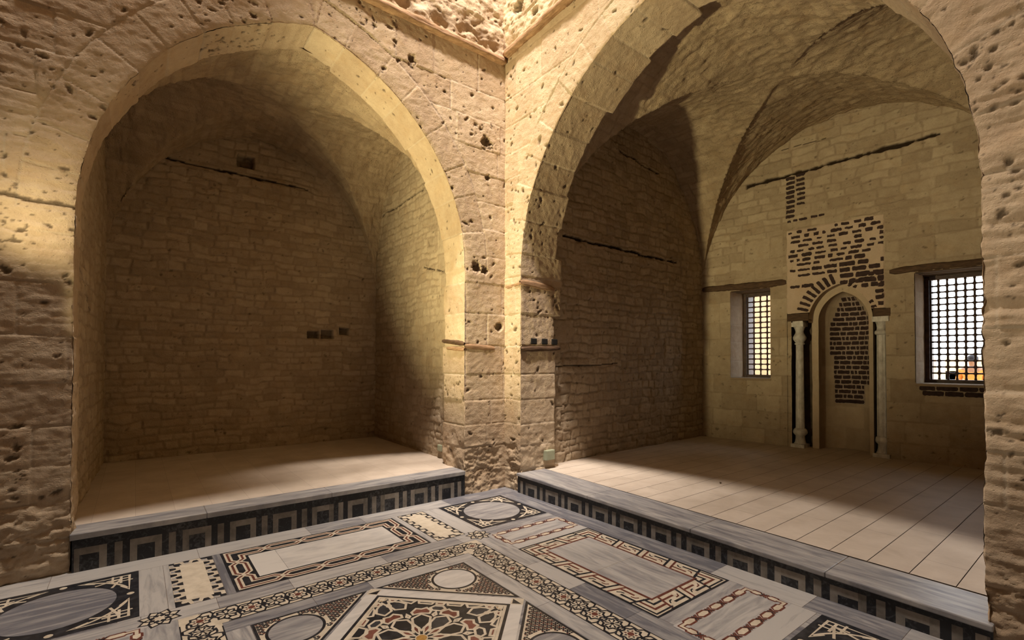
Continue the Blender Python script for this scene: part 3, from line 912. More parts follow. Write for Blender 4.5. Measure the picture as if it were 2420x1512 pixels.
# star border: a square band, 14 stars to the side
def star_border():
    f = Flat(ident); CL = 0.990; W = 0.105
    for k in range(4):
        a, b, c, d = R90[k]
        T = lambda s_, t_: (a * s_ + b * t_, c * s_ + d * t_)
        pl = lambda pts, l, m_: f.poly([T(*p) for p in pts], l, m_)
        sk = lambda pts, w, l, m_: f.stroke([T(*p) for p in pts], w, l, m_)
        pl([(-CL - W, CL - W), (CL + W - 2 * W, CL - W), (CL - W, CL + W), (-CL - W, CL + W)], 1, 'cream')
        p = 2 * CL / 14
        for i in range(14):
            s0 = -CL + i * p; cc = T(s0, CL); redstar = i % 2 == 0
            f.stroke(octagram(cc, 0.066, 0.76, PI / 8 * (k % 2)), 0.0125, 3, 'black', True)
            if redstar:
                for j in range(8):
                    an = j * PI / 4 + PI / 8
                    Q = lambda r, t: (cc[0] + r * math.cos(an + t), cc[1] + r * math.sin(an + t))
                    f.poly([Q(0.027, 0.30), Q(0.047, 0), Q(0.027, -0.30)], 2, 'black' if j % 2 else 'red')
                f.circle(cc, 0.021, 3, 'red', 8)
            else:
                for j in range(8):
                    an = j * PI / 4
                    Q = lambda r, t: (cc[0] + r * math.cos(an + t), cc[1] + r * math.sin(an + t))
                    f.poly([Q(0.014, 0.0), Q(0.045, 0.22), Q(0.054, 0.0), Q(0.045, -0.22)], 2, 'cream')
                    an += PI / 8
                    f.poly([Q(0.008, 0.0), Q(0.048, 0.16), Q(0.048, -0.16)], 3, 'black')
                f.circle(cc, 0.013, 4, 'black', 8)
            # black lacing between the stars
            m_ = s0 + p / 2
            if i == 0 and False: pass
            for sg in (1, -1):
                if sg < 0 and i in (0, 13): continue
                t = lambda v: CL + sg * v
                sk([(m_ - p * 0.50, t(0.066)), (m_ - p * 0.36, t(0.094)), (m_ - 0.010, t(0.094)), (m_ + 0.004, t(0.060)), (m_ - 0.004, t(0.022))], 0.0115, 3, 'black')
                sk([(m_ + p * 0.50, t(0.066)), (m_ + p * 0.30, t(0.070)), (m_ + 0.016, t(0.070)), (m_ + 0.004, t(0.050))], 0.0115, 3, 'black')
                pl([(m_ - 0.014, t(0.020)), (m_, t(0.038)), (m_ + 0.014, t(0.020)), (m_, t(0.0))], 2, 'black')
                sk([(m_ - p * 0.5, t(0.1025)), (m_ + p * 0.5, t(0.1025))], 0.007, 3, 'black')
    return f.build('star_border', floor_o, 'narrow band of black and red stars on cream framing the middle square')


star_border()


# oblong panels on the four sides
def braid_panel(k, centre_mat, label):
    f = Flat(side_fn(k)); tc = 1.695; HX, HT = 0.752, 0.418; bw = 0.178
    f.rect(-HX, tc - HT, HX, tc + HT, 1, 'black')
    f.rect(-HX + bw, tc - HT + bw, -HX + bw + 0.20, tc + HT - bw, 2, centre_mat, 0.25)
    f.rect(-HX + bw + 0.202, tc - HT + bw, HX - bw, tc + HT - bw, 2, centre_mat, 0.12)
    A, B = HX - bw / 2, HT - bw / 2; dd = 0.046; rr = 0.050
    xs = [-0.435, -0.145, 0.145, 0.435]; ts = [-0.14, 0.14]
    loop = [('t', x) for x in xs] + [('r', t) for t in ts[::-1]] + [('b', x) for x in xs[::-1]] + [('l', t) for t in ts]

    def pt(sd, v, off):
        return {'t': (v, tc + B + off), 'b': (v, tc - B - off), 'r': (A + off, tc + v), 'l': (-A - off, tc + v)}[sd]

    step = {'t': 1, 'r': -1, 'b': -1, 'l': 1}
    corner = {'tr': (1, 1), 'rb': (1, -1), 'bl': (-1, -1), 'lt': (-1, 1)}
    for strand in (0, 1):
        pts = []
        n = len(loop)
        for i in range(n):
            sd, v = loop[i]; sd2, v2 = loop[(i + 1) % n]
            off = dd if (i + strand) % 2 == 0 else -dd
            pts.append(pt(sd, v, 0)); pts.append(pt(sd, v + step[sd] * rr, off))
            if sd != sd2:
                cx_, ct_ = corner[sd + sd2]; pts.append((cx_ * (A + off), tc + ct_ * (B + off)))
            pts.append(pt(sd2, v2 - step[sd2] * rr, off))
        f.stroke(pts, 0.047, 3, 'cream', True)
        f.stroke(pts, 0.016, 4, 'red', True)
    for sd, v in loop:                                      # white lozenges where the strands cross
        c = pt(sd, v, 0)
        f.poly([(c[0] - 0.026, c[1]), (c[0], c[1] - 0.026), (c[0] + 0.026, c[1]), (c[0], c[1] + 0.026)], 5, 'cream')
        for a in (-1, 1):
            q = pt(sd, v, a * 0.05)
            f.poly([(q[0] - 0.016, q[1]), (q[0], q[1] - 0.016), (q[0] + 0.016, q[1]), (q[0], q[1] + 0.016)], 5, 'black')
    return f.build('interlace_panel', floor_o, label)


def meander_panel(k, label):
    f = Flat(side_fn(k)); tc = 1.692; HX, HT = 0.700, 0.428; bw = 0.178
    f.rect(-HX, tc - HT, HX, tc + HT, 1, 'cream')
    ix, it = HX - bw, HT - bw
    f.rect(-ix, tc - it, -0.002, tc + it, 4, 'marble_y' if k % 2 else 'marble_x', 0.16); f.rect(0.002, tc - it, ix, tc + it, 4, 'marble_y' if k % 2 else 'marble_x', 0.10)
    f.stroke([(-HX + .008, tc - HT + .008), (HX - .008, tc - HT + .008), (HX - .008, tc + HT - .008), (-HX + .008, tc + HT - .008)], 0.018, 2, 'black', True)
    f.stroke([(-ix - .006, tc - it - .006), (ix + .006, tc - it - .006), (ix + .006, tc + it + .006), (-ix - .006, tc + it + .006)], 0.014, 4, 'red', True)

    def run(P, L, n):
        """interlocking S figures along a side: P(s, d) with d across the border"""
        u_ = L / n
        for i in range(n):
            o = i * u_
            mk = lambda pts: [P(o + a * u_, b * 0.080) for a, b in pts]
            f.stroke(mk([(0.02, 0.97), (0.14, -0.40), (0.62, -0.40)]), 0.017, 3, 'red')
            f.stroke(mk([(0.14, -0.40), (0.20, -0.97), (1.06, -0.97)]), 0.017, 3, 'red')
            f.stroke(mk([(0.98, -0.97), (0.86, 0.36), (0.36, 0.36)]), 0.019, 3, 'black')
            f.stroke(mk([(0.86, 0.36), (0.81, 0.97), (-0.06, 0.97)]), 0.019, 3, 'black')
            f.stroke(mk([(0.20, 0.30), (0.28, 0.02), (0.38, -0.02)]), 0.010, 3, 'black')
            f.stroke(mk([(0.60, 0.0), (0.72, -0.06), (0.78, -0.34)]), 0.010, 3, 'red')

    for sg in (1, -1):
        run(lambda s_, d_: (-ix + s_, tc + sg * (HT - bw / 2 + d_)), 2 * ix, 4)
        run(lambda s_, d_: (sg * (HX - bw / 2 + d_), tc - it + s_), 2 * it, 2)
        for sh in (1, -1):                                   # nested angles fill the corners
            for q, (col, w) in enumerate((('black', 0.014), ('red', 0.018), ('black', 0.018))):
                o = 0.035 + q * 0.044
                f.stroke([(sg * (ix - 0.03), tc + sh * (HT - o)), (sg * (HX - o), tc + sh * (HT - o)), (sg * (HX - o), tc + sh * (it - 0.03))], w, 3, col)
    return f.build('meander_panel', floor_o, label)


def zigzag_panel(k, s0, s1, dark, label):
    f = Flat(side_fn(k)); t0, t1 = 1.275, 2.112; bw = 0.066
    f.rect(s0, t0, s1, t1, 1, 'black' if dark else 'cream')
    f.rect(s0 + bw, t0 + bw, s1 - bw, t1 - bw, 3, 'cream', 0.1)
    if not dark: f.stroke([(s0, t0), (s1, t0), (s1, t1), (s0, t1)], 0.008, 2, 'black', True)

    def steps(P, L, n, w, col):
        u_ = L / n; pts = []
        for i in range(n):
            o = i * u_
            pts += [P(o + 0.04 * u_, 0.053), P(o + 0.44 * u_, 0.053), P(o + 0.54 * u_, 0.014), P(o + 0.94 * u_, 0.014)]
        f.stroke(pts, w, 2, col)
        for i in range(n):
            o = i * u_
            if dark: f.poly([P(o + 0.60 * u_, 0.006), P(o + 0.98 * u_, 0.006), P(o + 0.80 * u_, 0.030), P(o + 0.62 * u_, 0.034)], 2, 'marble_x', 0.1)

    w, col = (0.026, 'cream') if dark else (0.017, 'black')
    steps(lambda s_, d_: (s0 + d_, t0 + 0.03 + s_), t1 - t0 - 0.06, 6, w, col)
    steps(lambda s_, d_: (s1 - bw + d_, t0 + 0.03 + s_), t1 - t0 - 0.06, 6, w, col)
    steps(lambda s_, d_: (s0 + 0.03 + s_, t0 + d_), s1 - s0 - 0.06, 2, w, col)
    steps(lambda s_, d_: (s0 + 0.03 + s_, t1 - bw + d_), s1 - s0 - 0.06, 2, w, col)
    return f.build('zigzag_panel', floor_o, label)


def chain_panel(k, s0, s1, label):
    f = Flat(side_fn(k)); t0, t1 = 1.262, 2.118; d0 = 0.034
    f.rect(s0, t0, s1, t1, 1, 'white', -0.15)
    f.rect(s0 + 0.068, t0 + 0.068, s1 - 0.068, t1 - 0.068, 2, 'marble_x' if k % 2 else 'marble_y', 0.12)

    def chain(P, L, n):
        u_ = L / n
        for i in range(n):
            o = i * u_ + u_ / 2; a, b = u_ * 0.36, 0.022
            hexa = [(-a, 0), (-a + b, b), (a - b, b), (a, 0), (a - b, -b), (-a + b, -b)]
            f.poly([P(o + x * 1.12, y * 1.45) for x, y in hexa], 3, 'red'); f.poly([P(o + x * 0.94, y * 0.84) for x, y in hexa], 4, 'cream')
            if i:
                o = i * u_
                for sg in (1, -1):
                    f.stroke([P(o - 0.020, sg * 0.026), P(o + 0.020, -sg * 0.026)], 0.013, 4, 'red')
                    f.stroke([P(o - 0.034, sg * 0.026), P(o + 0.006, -sg * 0.026)], 0.007, 4, 'black')

    for s_ in (s0 + d0, s1 - d0): chain(lambda a, b, s_=s_: (s_ + b, t0 + 0.05 + a), t1 - t0 - 0.10, 5)
    for t_ in (t0 + d0, t1 - d0): chain(lambda a, b, t_=t_: (s0 + 0.045 + a, t_ + b), s1 - s0 - 0.09, 2)
    for sa in (s0 + d0, s1 - d0):
        for ta in (t0 + d0, t1 - d0):
            f.stroke([(sa, ta + (0.05 if ta < 1.6 else -0.05)), (sa, ta), (sa + (0.05 if sa == s0 + d0 else -0.05), ta)], 0.034, 4, 'red')
            f.stroke([(sa, ta + (0.05 if ta < 1.6 else -0.05)), (sa, ta), (sa + (0.05 if sa == s0 + d0 else -0.05), ta)], 0.018, 5, 'cream')
    return f.build('chain_panel', floor_o, label)


braid_panel(0, 'white', 'oblong inlay with a braided cream and red border round a white marble slab')
braid_panel(2, 'white', None)
meander_panel(1, 'oblong inlay with a cream, red and black S-meander border round streaked marble')
meander_panel(3, None)
zigzag_panel(0, 0.815, 1.097, False, 'small inlay with thin black zigzag lines round a cream slab')
zigzag_panel(0, -1.097, -0.81, True, 'small inlay with chunky black and cream zigzags round a cream slab')
zigzag_panel(2, 0.815, 1.097, False, None); zigzag_panel(2, -1.097, -0.81, True, None)
for k in (1, 3):
    chain_panel(k, 0.805, 1.128, None); chain_panel(k, -1.125, -0.795, None)


# middle: corner triangles of fine mosaic, a turned square of star work
def triangle(q, label):
    f = Flat(ident); ca, sa = [(1, 1), (-1, 1), (-1, -1), (1, -1)][q]
    G = lambda a, b: (ca * a, sa * b)
    tri = [(0.752, 0.752), (0.030, 0.752), (0.752, 0.030)]
    f.poly([G(*p) for p in tri], 1, 'black')
    i3 = [(0.735, 0.735), (0.072, 0.735), (0.735, 0.072)]
    f.poly([G(*p) for p in i3], 2, 'cream')
    c0 = 0.545; p = 0.0345
    for i in range(22):
        for j in range(22):
            x, y = 0.735 - (i + 0.5) * p, 0.735 - (j + 0.5) * p
            if x + y < 0.807 + 0.030 or math.hypot(x - c0, y - c0) < 0.178: continue
            red = (i + j) % 3 == 0
            for t in range(4):
                an = t * PI / 2 + PI / 4
                Q = lambda r, d_: G(x + r * math.cos(an + d_), y + r * math.sin(an + d_))
                f.poly([Q(0.003, 0), Q(0.0145, 0.66), Q(0.0235, 0.0), Q(0.0145, -0.66)], 3, 'red' if red and t % 2 == 0 else 'black')
            f.poly([G(x - p / 2, y - 0.008), G(x - p / 2 + 0.007, y), G(x - p / 2, y + 0.008), G(x - p / 2 - 0.007, y)], 3, 'red' if not red else 'black')
            f.poly([G(x - 0.008, y - p / 2), G(x, y - p / 2 + 0.007), G(x + 0.008, y - p / 2), G(x, y - p / 2 - 0.007)], 3, 'black')
    f.circle(G(c0, c0), 0.166, 4, 'black', 48)
    f.circle(G(c0, c0), 0.149, 5, 'white' if q == 0 else 'marble_x', 48, 0.12 if q == 0 else 0.0)
    return f.build('mosaic_triangle', floor_o, label)


triangle(0, 'corner triangle of fine black and red mosaic round a white disc')
triangle(1, 'corner triangle of fine mosaic round a mottled grey disc')
triangle(2, None)
triangle(3, 'corner triangle of fine mosaic near the meander inlay')


def star_square():
    f = Flat(ident); r2 = math.sqrt(0.5)
    D = lambda a, b: ((a - b) * r2, (a + b) * r2)             # turned by 45 degrees
    O, I = 0.538, 0.456                                      # half sides (perpendicular distances)
    for k in range(4):
        ca, sa = math.cos(k * PI / 2), math.sin(k * PI / 2)
        T = lambda a, b: D(a * ca - b * sa, a * sa + b * ca)
        f.poly([T(-I - 0.004, I), T(I, I), T(I, O), T(-I - 0.004, O)], 2, 'white', 0.15)
        f.poly([T(I, I), T(O, I), T(O, O), T(I, O)], 2, 'cream')
        f.poly([T(I + .01, I + .01), T(O - .01, I + .01), T(I + .01, O - .01)], 3, 'black')
    sq = lambda h: [D(-h, -h), D(h, -h), D(h, h), D(-h, h)]
    f.poly(sq(I), 2, 'black'); f.poly(sq(I - 0.020), 3, 'cream'); f.poly(sq(I - 0.038), 4, 'black')
    H = I - 0.038
    f.poly(sq(H), 5, 'black')
    rng = random.Random(3)
    def G(pts, mat, sx=1, sy=1):
        q_ = [D(sx * x, sy * y) for x, y in pts]
        f.poly(q_, 6, mat, rng.uniform(-.12, .30))
        f.stroke(q_, 0.0155 if mat != 'ochre' else 0.006, 7, 'cream', True)


    def polar(c, th, pts):
        ca, sa = math.cos(th), math.sin(th)
        return [(c[0] + r_ * ca - t_ * sa, c[1] + r_ * sa + t_ * ca) for r_, t_ in pts]

    mir = lambda pts: pts + [(r_, -t_) for r_, t_ in pts[::-1] if abs(t_) > 1e-6]
    petal = mir([(0.080, 0), (0.160, 0.050), (0.222, 0.056), (0.268, 0)])
    kite = mir([(0.042, 0), (0.108, 0.020), (0.150, 0)])
    bow = mir([(0.280, 0), (0.268, 0.050), (0.298, 0.062), (0.342, 0.034), (0.330, 0)])
    hexa = [(0.338, .050), (0.366, .028), (0.366, -.028), (0.338, -.050), (0.310, -.028), (0.310, .028)]
    spur = mir([(0.232, 0), (0.262, 0.010), (0.284, 0), (0.262, -0.0)])
    cpet = mir([(0.075, 0), (0.145, 0.040), (0.198, 0.047), (0.242, 0)])
    for k in range(10):
        th = math.radians(18 + 36 * k); ph = math.radians(36 * k)
        G(polar((0, 0), th, petal), 'black'); G(polar((0, 0), ph, kite), 'red')
        G(polar((0, 0), ph, [(0.246, 0), (0.262, 0.012), (0.290, 0), (0.262, -0.012)]), 'black')
        if k not in (0, 5, 4, 9): G(polar((0, 0), th, bow), 'red')
        else: G(polar((0, 0), th, bow), 'red')
        if k not in (1, 4, 6, 9): G(polar((0, 0), ph, hexa), 'black')
    G([(0.036 * math.cos(i * PI / 5), 0.036 * math.sin(i * PI / 5)) for i in range(10)], 'ochre')
    for sx in (1, -1):
        for sy in (1, -1):
            for dg in (-16.5, 16.5):
                G(polar((0.418, 0.418), math.radians(225 + dg), cpet), 'black', sx, sy)
            G(polar((0.418, 0.418), math.radians(225), [(0.115, 0), (0.135, 0.012), (0.165, 0), (0.135, -0.012)]), 'red', sx, sy)
            G([(0.392, 0.408), (0.392, 0.392), (0.408, 0.392), (0.408, 0.408)], 'black', sx, sy)
            for sw in (0, 1):
                w_ = (lambda p_: [(y_, x_) for x_, y_ in p_]) if sw else (lambda p_: p_)
                G(w_([(0.282, 0.410), (0.172, 0.410), (0.190, 0.374), (0.246, 0.388)]), 'black', sx, sy)
                G(w_([(0.352, 0.410), (0.300, 0.410), (0.318, 0.378), (0.335, 0.372)]), 'red', sx, sy)
                G(w_([(0.388, 0.372), (0.366, 0.408), (0.380, 0.408), (0.388, 0.394)]), 'ochre', sx, sy)
            G([(0.155, 0.410), (0.075, 0.410), (0.075, 0.384), (0.140, 0.384)], 'red', sx, sy)
            G([(0.410, 0.150), (0.410, 0.045), (0.384, 0.055), (0.384, 0.140)], 'black', sx, sy)
        G([(-0.058, 0.410), (0.058, 0.410), (0.046, 0.352), (0.0, 0.340), (-0.046, 0.352)], 'black', 1, sx)
        G([(0.410, -0.028), (0.410, 0.028), (0.384, 0.022), (0.384, -0.022)], 'red', sx, 1)
    return f.build('star_square', floor_o, 'turned square of cream star strapwork over black and red stones')


star_square()


# ------------------------------------------------------------------ raised alcove floors
def riser(parent, P, L, period, first, ztop, zframe, name='riser_panel'):
    """P(s, z, d): black and grey key pattern on the face of the step"""
    b = Flat(lambda s_, z_, o: P(s_, z_, o))
    g = Flat(lambda s_, z_, o: P(s_, z_, o))
    # backing follows the slope of the slab
    n = 12
    for i in range(n):
        a0, a1 = L * i / n, L * (i + 1) / n
        b.poly([(a0, -0.02), (a1, -0.02), (a1, ztop(a1)), (a0, ztop(a0))], 0, 'riser_black', rnd.uniform(-.06, .06))
    s = first - period
    while s < L + period:
        zf = zframe(s); zs_ = zf - 0.052
        cl = lambda a: min(max(a, 0.012), L - 0.012)
        R_ = lambda a0, z0, a1, z1: g.rect(cl(a0), z0, cl(a1), z1, 2, 'riser_grey', rnd.uniform(-.18, .18)) if cl(a1) - cl(a0) > 0.004 else None
        R_(s - 0.103, 0, s - 0.057, zf); R_(s + 0.057, 0, s + 0.103, zf); R_(s - 0.057, zs_, s + 0.057, zf)
        R_(s + period / 2 - 0.024, 0, s + period / 2 + 0.024, zf)
        s += period
    b.build(name, parent); g.build('riser_inlay', parent)


# left platform
pa = Flat(lambda x, y, z: (x, y, 0.29 + z))
pa.rect(-4.30, 0.10, -0.30, 3.3, -6, 'joint')
rnd.seed(8)
x = -4.25
while x < -0.4:
    y = 0.235
    wdt = rnd.uniform(0.27, 0.33)
    while y < 3.2:
        l = rnd.uniform(0.7, 1.4); pa.rect(x + .0005, y, x + wdt - .0005, min(3.25, y + l) - 0.001, 0, 'pave', rnd.uniform(-.08, .08)); y += l
    x += wdt
platA = pa.build('floor_left')
prop(platA, 'raised limestone floor of the dark alcove', kind='structure')
mb = MB()
xs = [-4.075, -3.2, -2.15, -1.25, -0.598]
for a, b in zip(xs, xs[1:]): mb.box((a + .0008, -0.032, 0.245), (b - .0008, 0.232, 0.292))
mb.build('edge_slab', M['marble_x'], platA, bevel=0.006)
riser(platA, lambda s_, z_, o: (-4.06 + s_, -0.014 - o, z_), 3.458, 0.346, 0.10, lambda s_: 0.247, lambda s_: 0.176)

# right platform: its front edge dips slightly towards the near pier
ZB = lambda y: 0.236 - 0.0155 * (-y - 0.29)


def PB(x, y, z):
    k = min(max(x / 4.0, 0), 1)
    return (x, y, (ZB(y) * (1 - k) + 0.222 * k) + z)


pb = Flat(PB)
pb.poly([(0.2, -4.6), (5.4, -4.6), (5.4, 0.2), (0.2, 0.2)], -9, 'joint')
y = 0.044; row = 0
while y > -4.6:
    x = 0.403; first = True
    while x < 5.3:
        l = rnd.uniform(0.28, 0.75) if (first and row % 2) else rnd.uniform(0.75, 1.5)
        first = False
        x1 = min(5.3, x + l)
        for (xa, xb) in [(x, x1)]:
            pb.poly([(xa + .0012, y - .236 + .0025), (xb - .0012, y - .236 + .0025), (xb - .0012, y - .0025), (xa + .0012, y - .0025)], 0, 'pave', rnd.uniform(-.06, .06))
        x = x1
    y -= 0.236; row += 1
platB = pb.build('floor_right')
prop(platB, 'raised floor of long limestone boards before the prayer niche', kind='structure')
mb = MB()
ys = [-0.285, -1.45, -2.62, -3.62, -4.43]
for a, b in zip(ys, ys[1:]):
    mb.box((-0.034, b + .0008, -0.036), (0.400, a - .0008, 0.0012), fn=lambda x_, y_, z_: (x_, y_, ZB(y_) + z_))
mb.build('edge_slab', M['marble_y'], platB, bevel=0.008)
riser(platB, lambda s_, z_, o: (-0.014 - o, -0.287 - s_, z_), 4.14, 0.356, 0.255, lambda s_: ZB(-0.287 - s_) - 0.035, lambda s_: (ZB(-0.287 - s_) - 0.035) * 0.74)
# the pieces of wall foot beside the steps
b = MB(); b.box((-0.605, -0.012, -0.01), (-0.597, 0.3, 0.29)); b.build('step_end', M['riser_black'], platA)

# ------------------------------------------------------------------ prayer niche in the back wall
niche = empty('prayer_niche', BW(NY, 0.21))
prop(niche, 'tall pointed prayer niche with dark brickwork and two marble colonnettes between the windows', 'prayer niche')
ARCH_N = Arch(NY, 0.415, 2.22, 0.56, 61, (0.0, 0.0))        # outer opening
ARCH_M = Arch(NY, 0.325, 2.22, 0.455, 62, (0.0, 0.0))       # inner opening of the moulding


def brickwork_panel():
    """lime mortar panel round the arch"""
    step = 0.011
    y0, y1, z0, z1 = -2.725, -1.418, 2.36, 3.72
    S, T = np.meshgrid(np.linspace(y0, y1, int((y1 - y0) / step)), np.linspace(z0, z1, int((z1 - z0) / step)))
    sd = ARCH_N.sdf(S, T); u = ARCH_N.u(S, T); side = np.where(S > NY, 1, -1)
    near = (sd < 0) & (sd > -1.5 * step)
    px, pz = ARCH_N.point(u, side, 0.0)
    S = np.where(near, px, S); T = np.where(near, pz, T); bad = sd <= -1.5 * step
    keep = ~(bad[:-1, :-1] | bad[1:, :-1] | bad[:-1, 1:] | bad[1:, 1:])
    h = 0.012 + 0.006 * fbm(S * 8, T * 8, 71, 4)
    edge = np.minimum(np.minimum(S - y0, y1 - S), z1 - T)
    h = h - 0.02 * (1 - sstep(0, 0.03, edge))
    P = np.stack([BX0 + BSL * S - h, S, T], -1)
    return surf('mortar_panel', P, (np.clip(0.55 + 0.2 * fbm(S * 3, T * 3, 72, 3), 0, 1), 0, 0), M['mortar'], parent=niche, facemask=keep, flip=True)


brickwork_panel()


def rough_brick(mb, fn, cx_, cz, w, hgt, ang, rng, d0=-0.021, d1=0.004, rag=1.0):
    """a worn brick with a ragged outline; fn(a, z, d)"""
    pts = []
    n1 = max(3, int(w / 0.022)); n2 = 2
    for i in range(n1): pts.append((-w / 2 + w * i / n1, -hgt / 2))
    for i in range(n2): pts.append((w / 2, -hgt / 2 + hgt * i / n2))
    for i in range(n1): pts.append((w / 2 - w * i / n1, hgt / 2))
    for i in range(n2): pts.append((-w / 2, hgt / 2 - hgt * i / n2))
    out = []
    ca, sa = math.cos(ang), math.sin(ang)
    for k, (a, b) in enumerate(pts):
        corner = abs(abs(a) - w / 2) < 1e-6 and abs(abs(b) - hgt / 2) < 1e-6
        q = (0.93 if corner else 1.0)
        a = a * q + rng.uniform(-1, 1) * 0.004 * rag; b = b * q + rng.uniform(-1, 1) * 0.0042 * rag
        out.append((cx_ + a * ca - b * sa, cz + a * sa + b * ca))
    mb.prism(out, d0 + rng.uniform(-0.002, 0.002), d1, 0, fn)


def wall_bricks():
    rng = random.Random(17)
    mb = MB()
    pitch = 0.087
    z = 2.44; row = 0
    while z < 3.68:
        full = sstep(3.1, 2.7, z)                               # upper courses are half buried in mortar
        y = -1.45 - rng.uniform(0, 0.05)
        while y > -2.70:
            w = rng.choice((0.10, 0.15, 0.19, 0.22)) if z < 3.2 else rng.uniform(0.06, 0.17)
            if y - w < -2.71: w = y + 2.71
            if w < 0.04: break
            c = y - w / 2
            sdv = float(ARCH_N.sdf(np.array(c), np.array(z)))
            right = c < NY
            lim = 0.21 if not right else (0.035 + 0.04 * rng.random())
            sdl = min(float(ARCH_N.sdf(np.array(c - w / 2), np.array(z))), float(ARCH_N.sdf(np.array(c + w / 2), np.array(z - 0.02))))
            skip = sdv < lim or sdl < lim * 0.8
            if z < 2.95 and not right: skip = skip or rng.random() < 0.15
            if not skip and rng.random() > (0.10 if right and z < 3.1 else 0.16):
                hg = (0.062 if (right and z < 3.15) else rng.uniform(0.030, 0.052))
                zt = z + (-(c + 2.07)) * 0.015
                rough_brick(mb, lambda a, b, d: BW(a, b, d), c, zt, w - 0.018, hg, 0.0, rng, rag=1.0 if hg > .06 else 1.5)
            y -= w + (0.012 if z < 3.2 else rng.uniform(0.015, 0.06))
        z += pitch * (1 if z < 3.1 else 0.86); row += 1
    z = 2.43
    while z < 2.95:
        ye = float(ARCH_N.point(np.array(ARCH_N.R * math.asin(min(1, (z - 2.22) / ARCH_N.R))), -1, 0.0)[0]) - 0.075
        y = -2.705
        while y < ye - 0.05:
            w = min(rng.choice((0.08, 0.11, 0.16)), ye - y)
            rough_brick(mb, lambda a, b, d: BW(a, b, d), y + w / 2, z, max(w - 0.016, 0.03), 0.056, 0.0, rng)
            y += w
            if rng.random() < 0.4: break
        z += 0.087
    # radial bricks round the arch: whole on the left, crumbled on the right
    for side in (1, -1):
        u = 0.165 if side > 0 else 0.16
        while u < ARCH_N.L - 0.02:
            off = 0.105 if side > 0 else 0.035
            a, z_ = ARCH_N.point(np.array(u), side, off)
            th = max(u, 0) / ARCH_N.R
            if side > 0:
                rough_brick(mb, lambda p, q, d: BW(p, q, d), float(a), float(z_), 0.165, 0.044, th, rng)
            elif rng.random() < 0.75:
                rough_brick(mb, lambda p, q, d: BW(p, q, d), float(a), float(z_), rng.uniform(0.04, 0.07), 0.036, PI - th, rng, rag=2.0)
            u += 0.0735
    mb.build('brick_surround', M['brick'], niche)
    # narrow patch of bricks higher up
    mb = MB(); z = 3.93
    while z < 4.56:
        for (ya, yb) in ((-1.43, -1.555), (-1.585, -1.70)):
            if ya < -1.58 and z < 4.03: continue
            for q in range(1 if ya > -1.5 else rng.choice((1, 2))):
                w = (ya - yb) if (ya > -1.5 or True) else 0.05
                rough_brick(mb, lambda a, b, d: BW(a, b, d), (ya + yb) / 2 + rng.uniform(-.008, .008), z + 0.02 * (ya < -1.5), w, 0.048 if ya > -1.5 else 0.036, 0.0, rng, d0=-0.012, rag=1.4)
        z += 0.079 if z < 4.2 else 0.075
    for (c, w) in ((-1.47, 0.05), (-1.56, 0.06), (-1.67, 0.11), (-1.83, 0.09), (-1.93, 0.08)):
        rough_brick(mb, lambda a, b, d: BW(a, b, d), c, 3.85 + (-1.47 - c) * 0.02, w, 0.036, 0.02, rng, d0=-0.012)
    mb.build('brick_patch', M['brick'], niche)


wall_bricks()


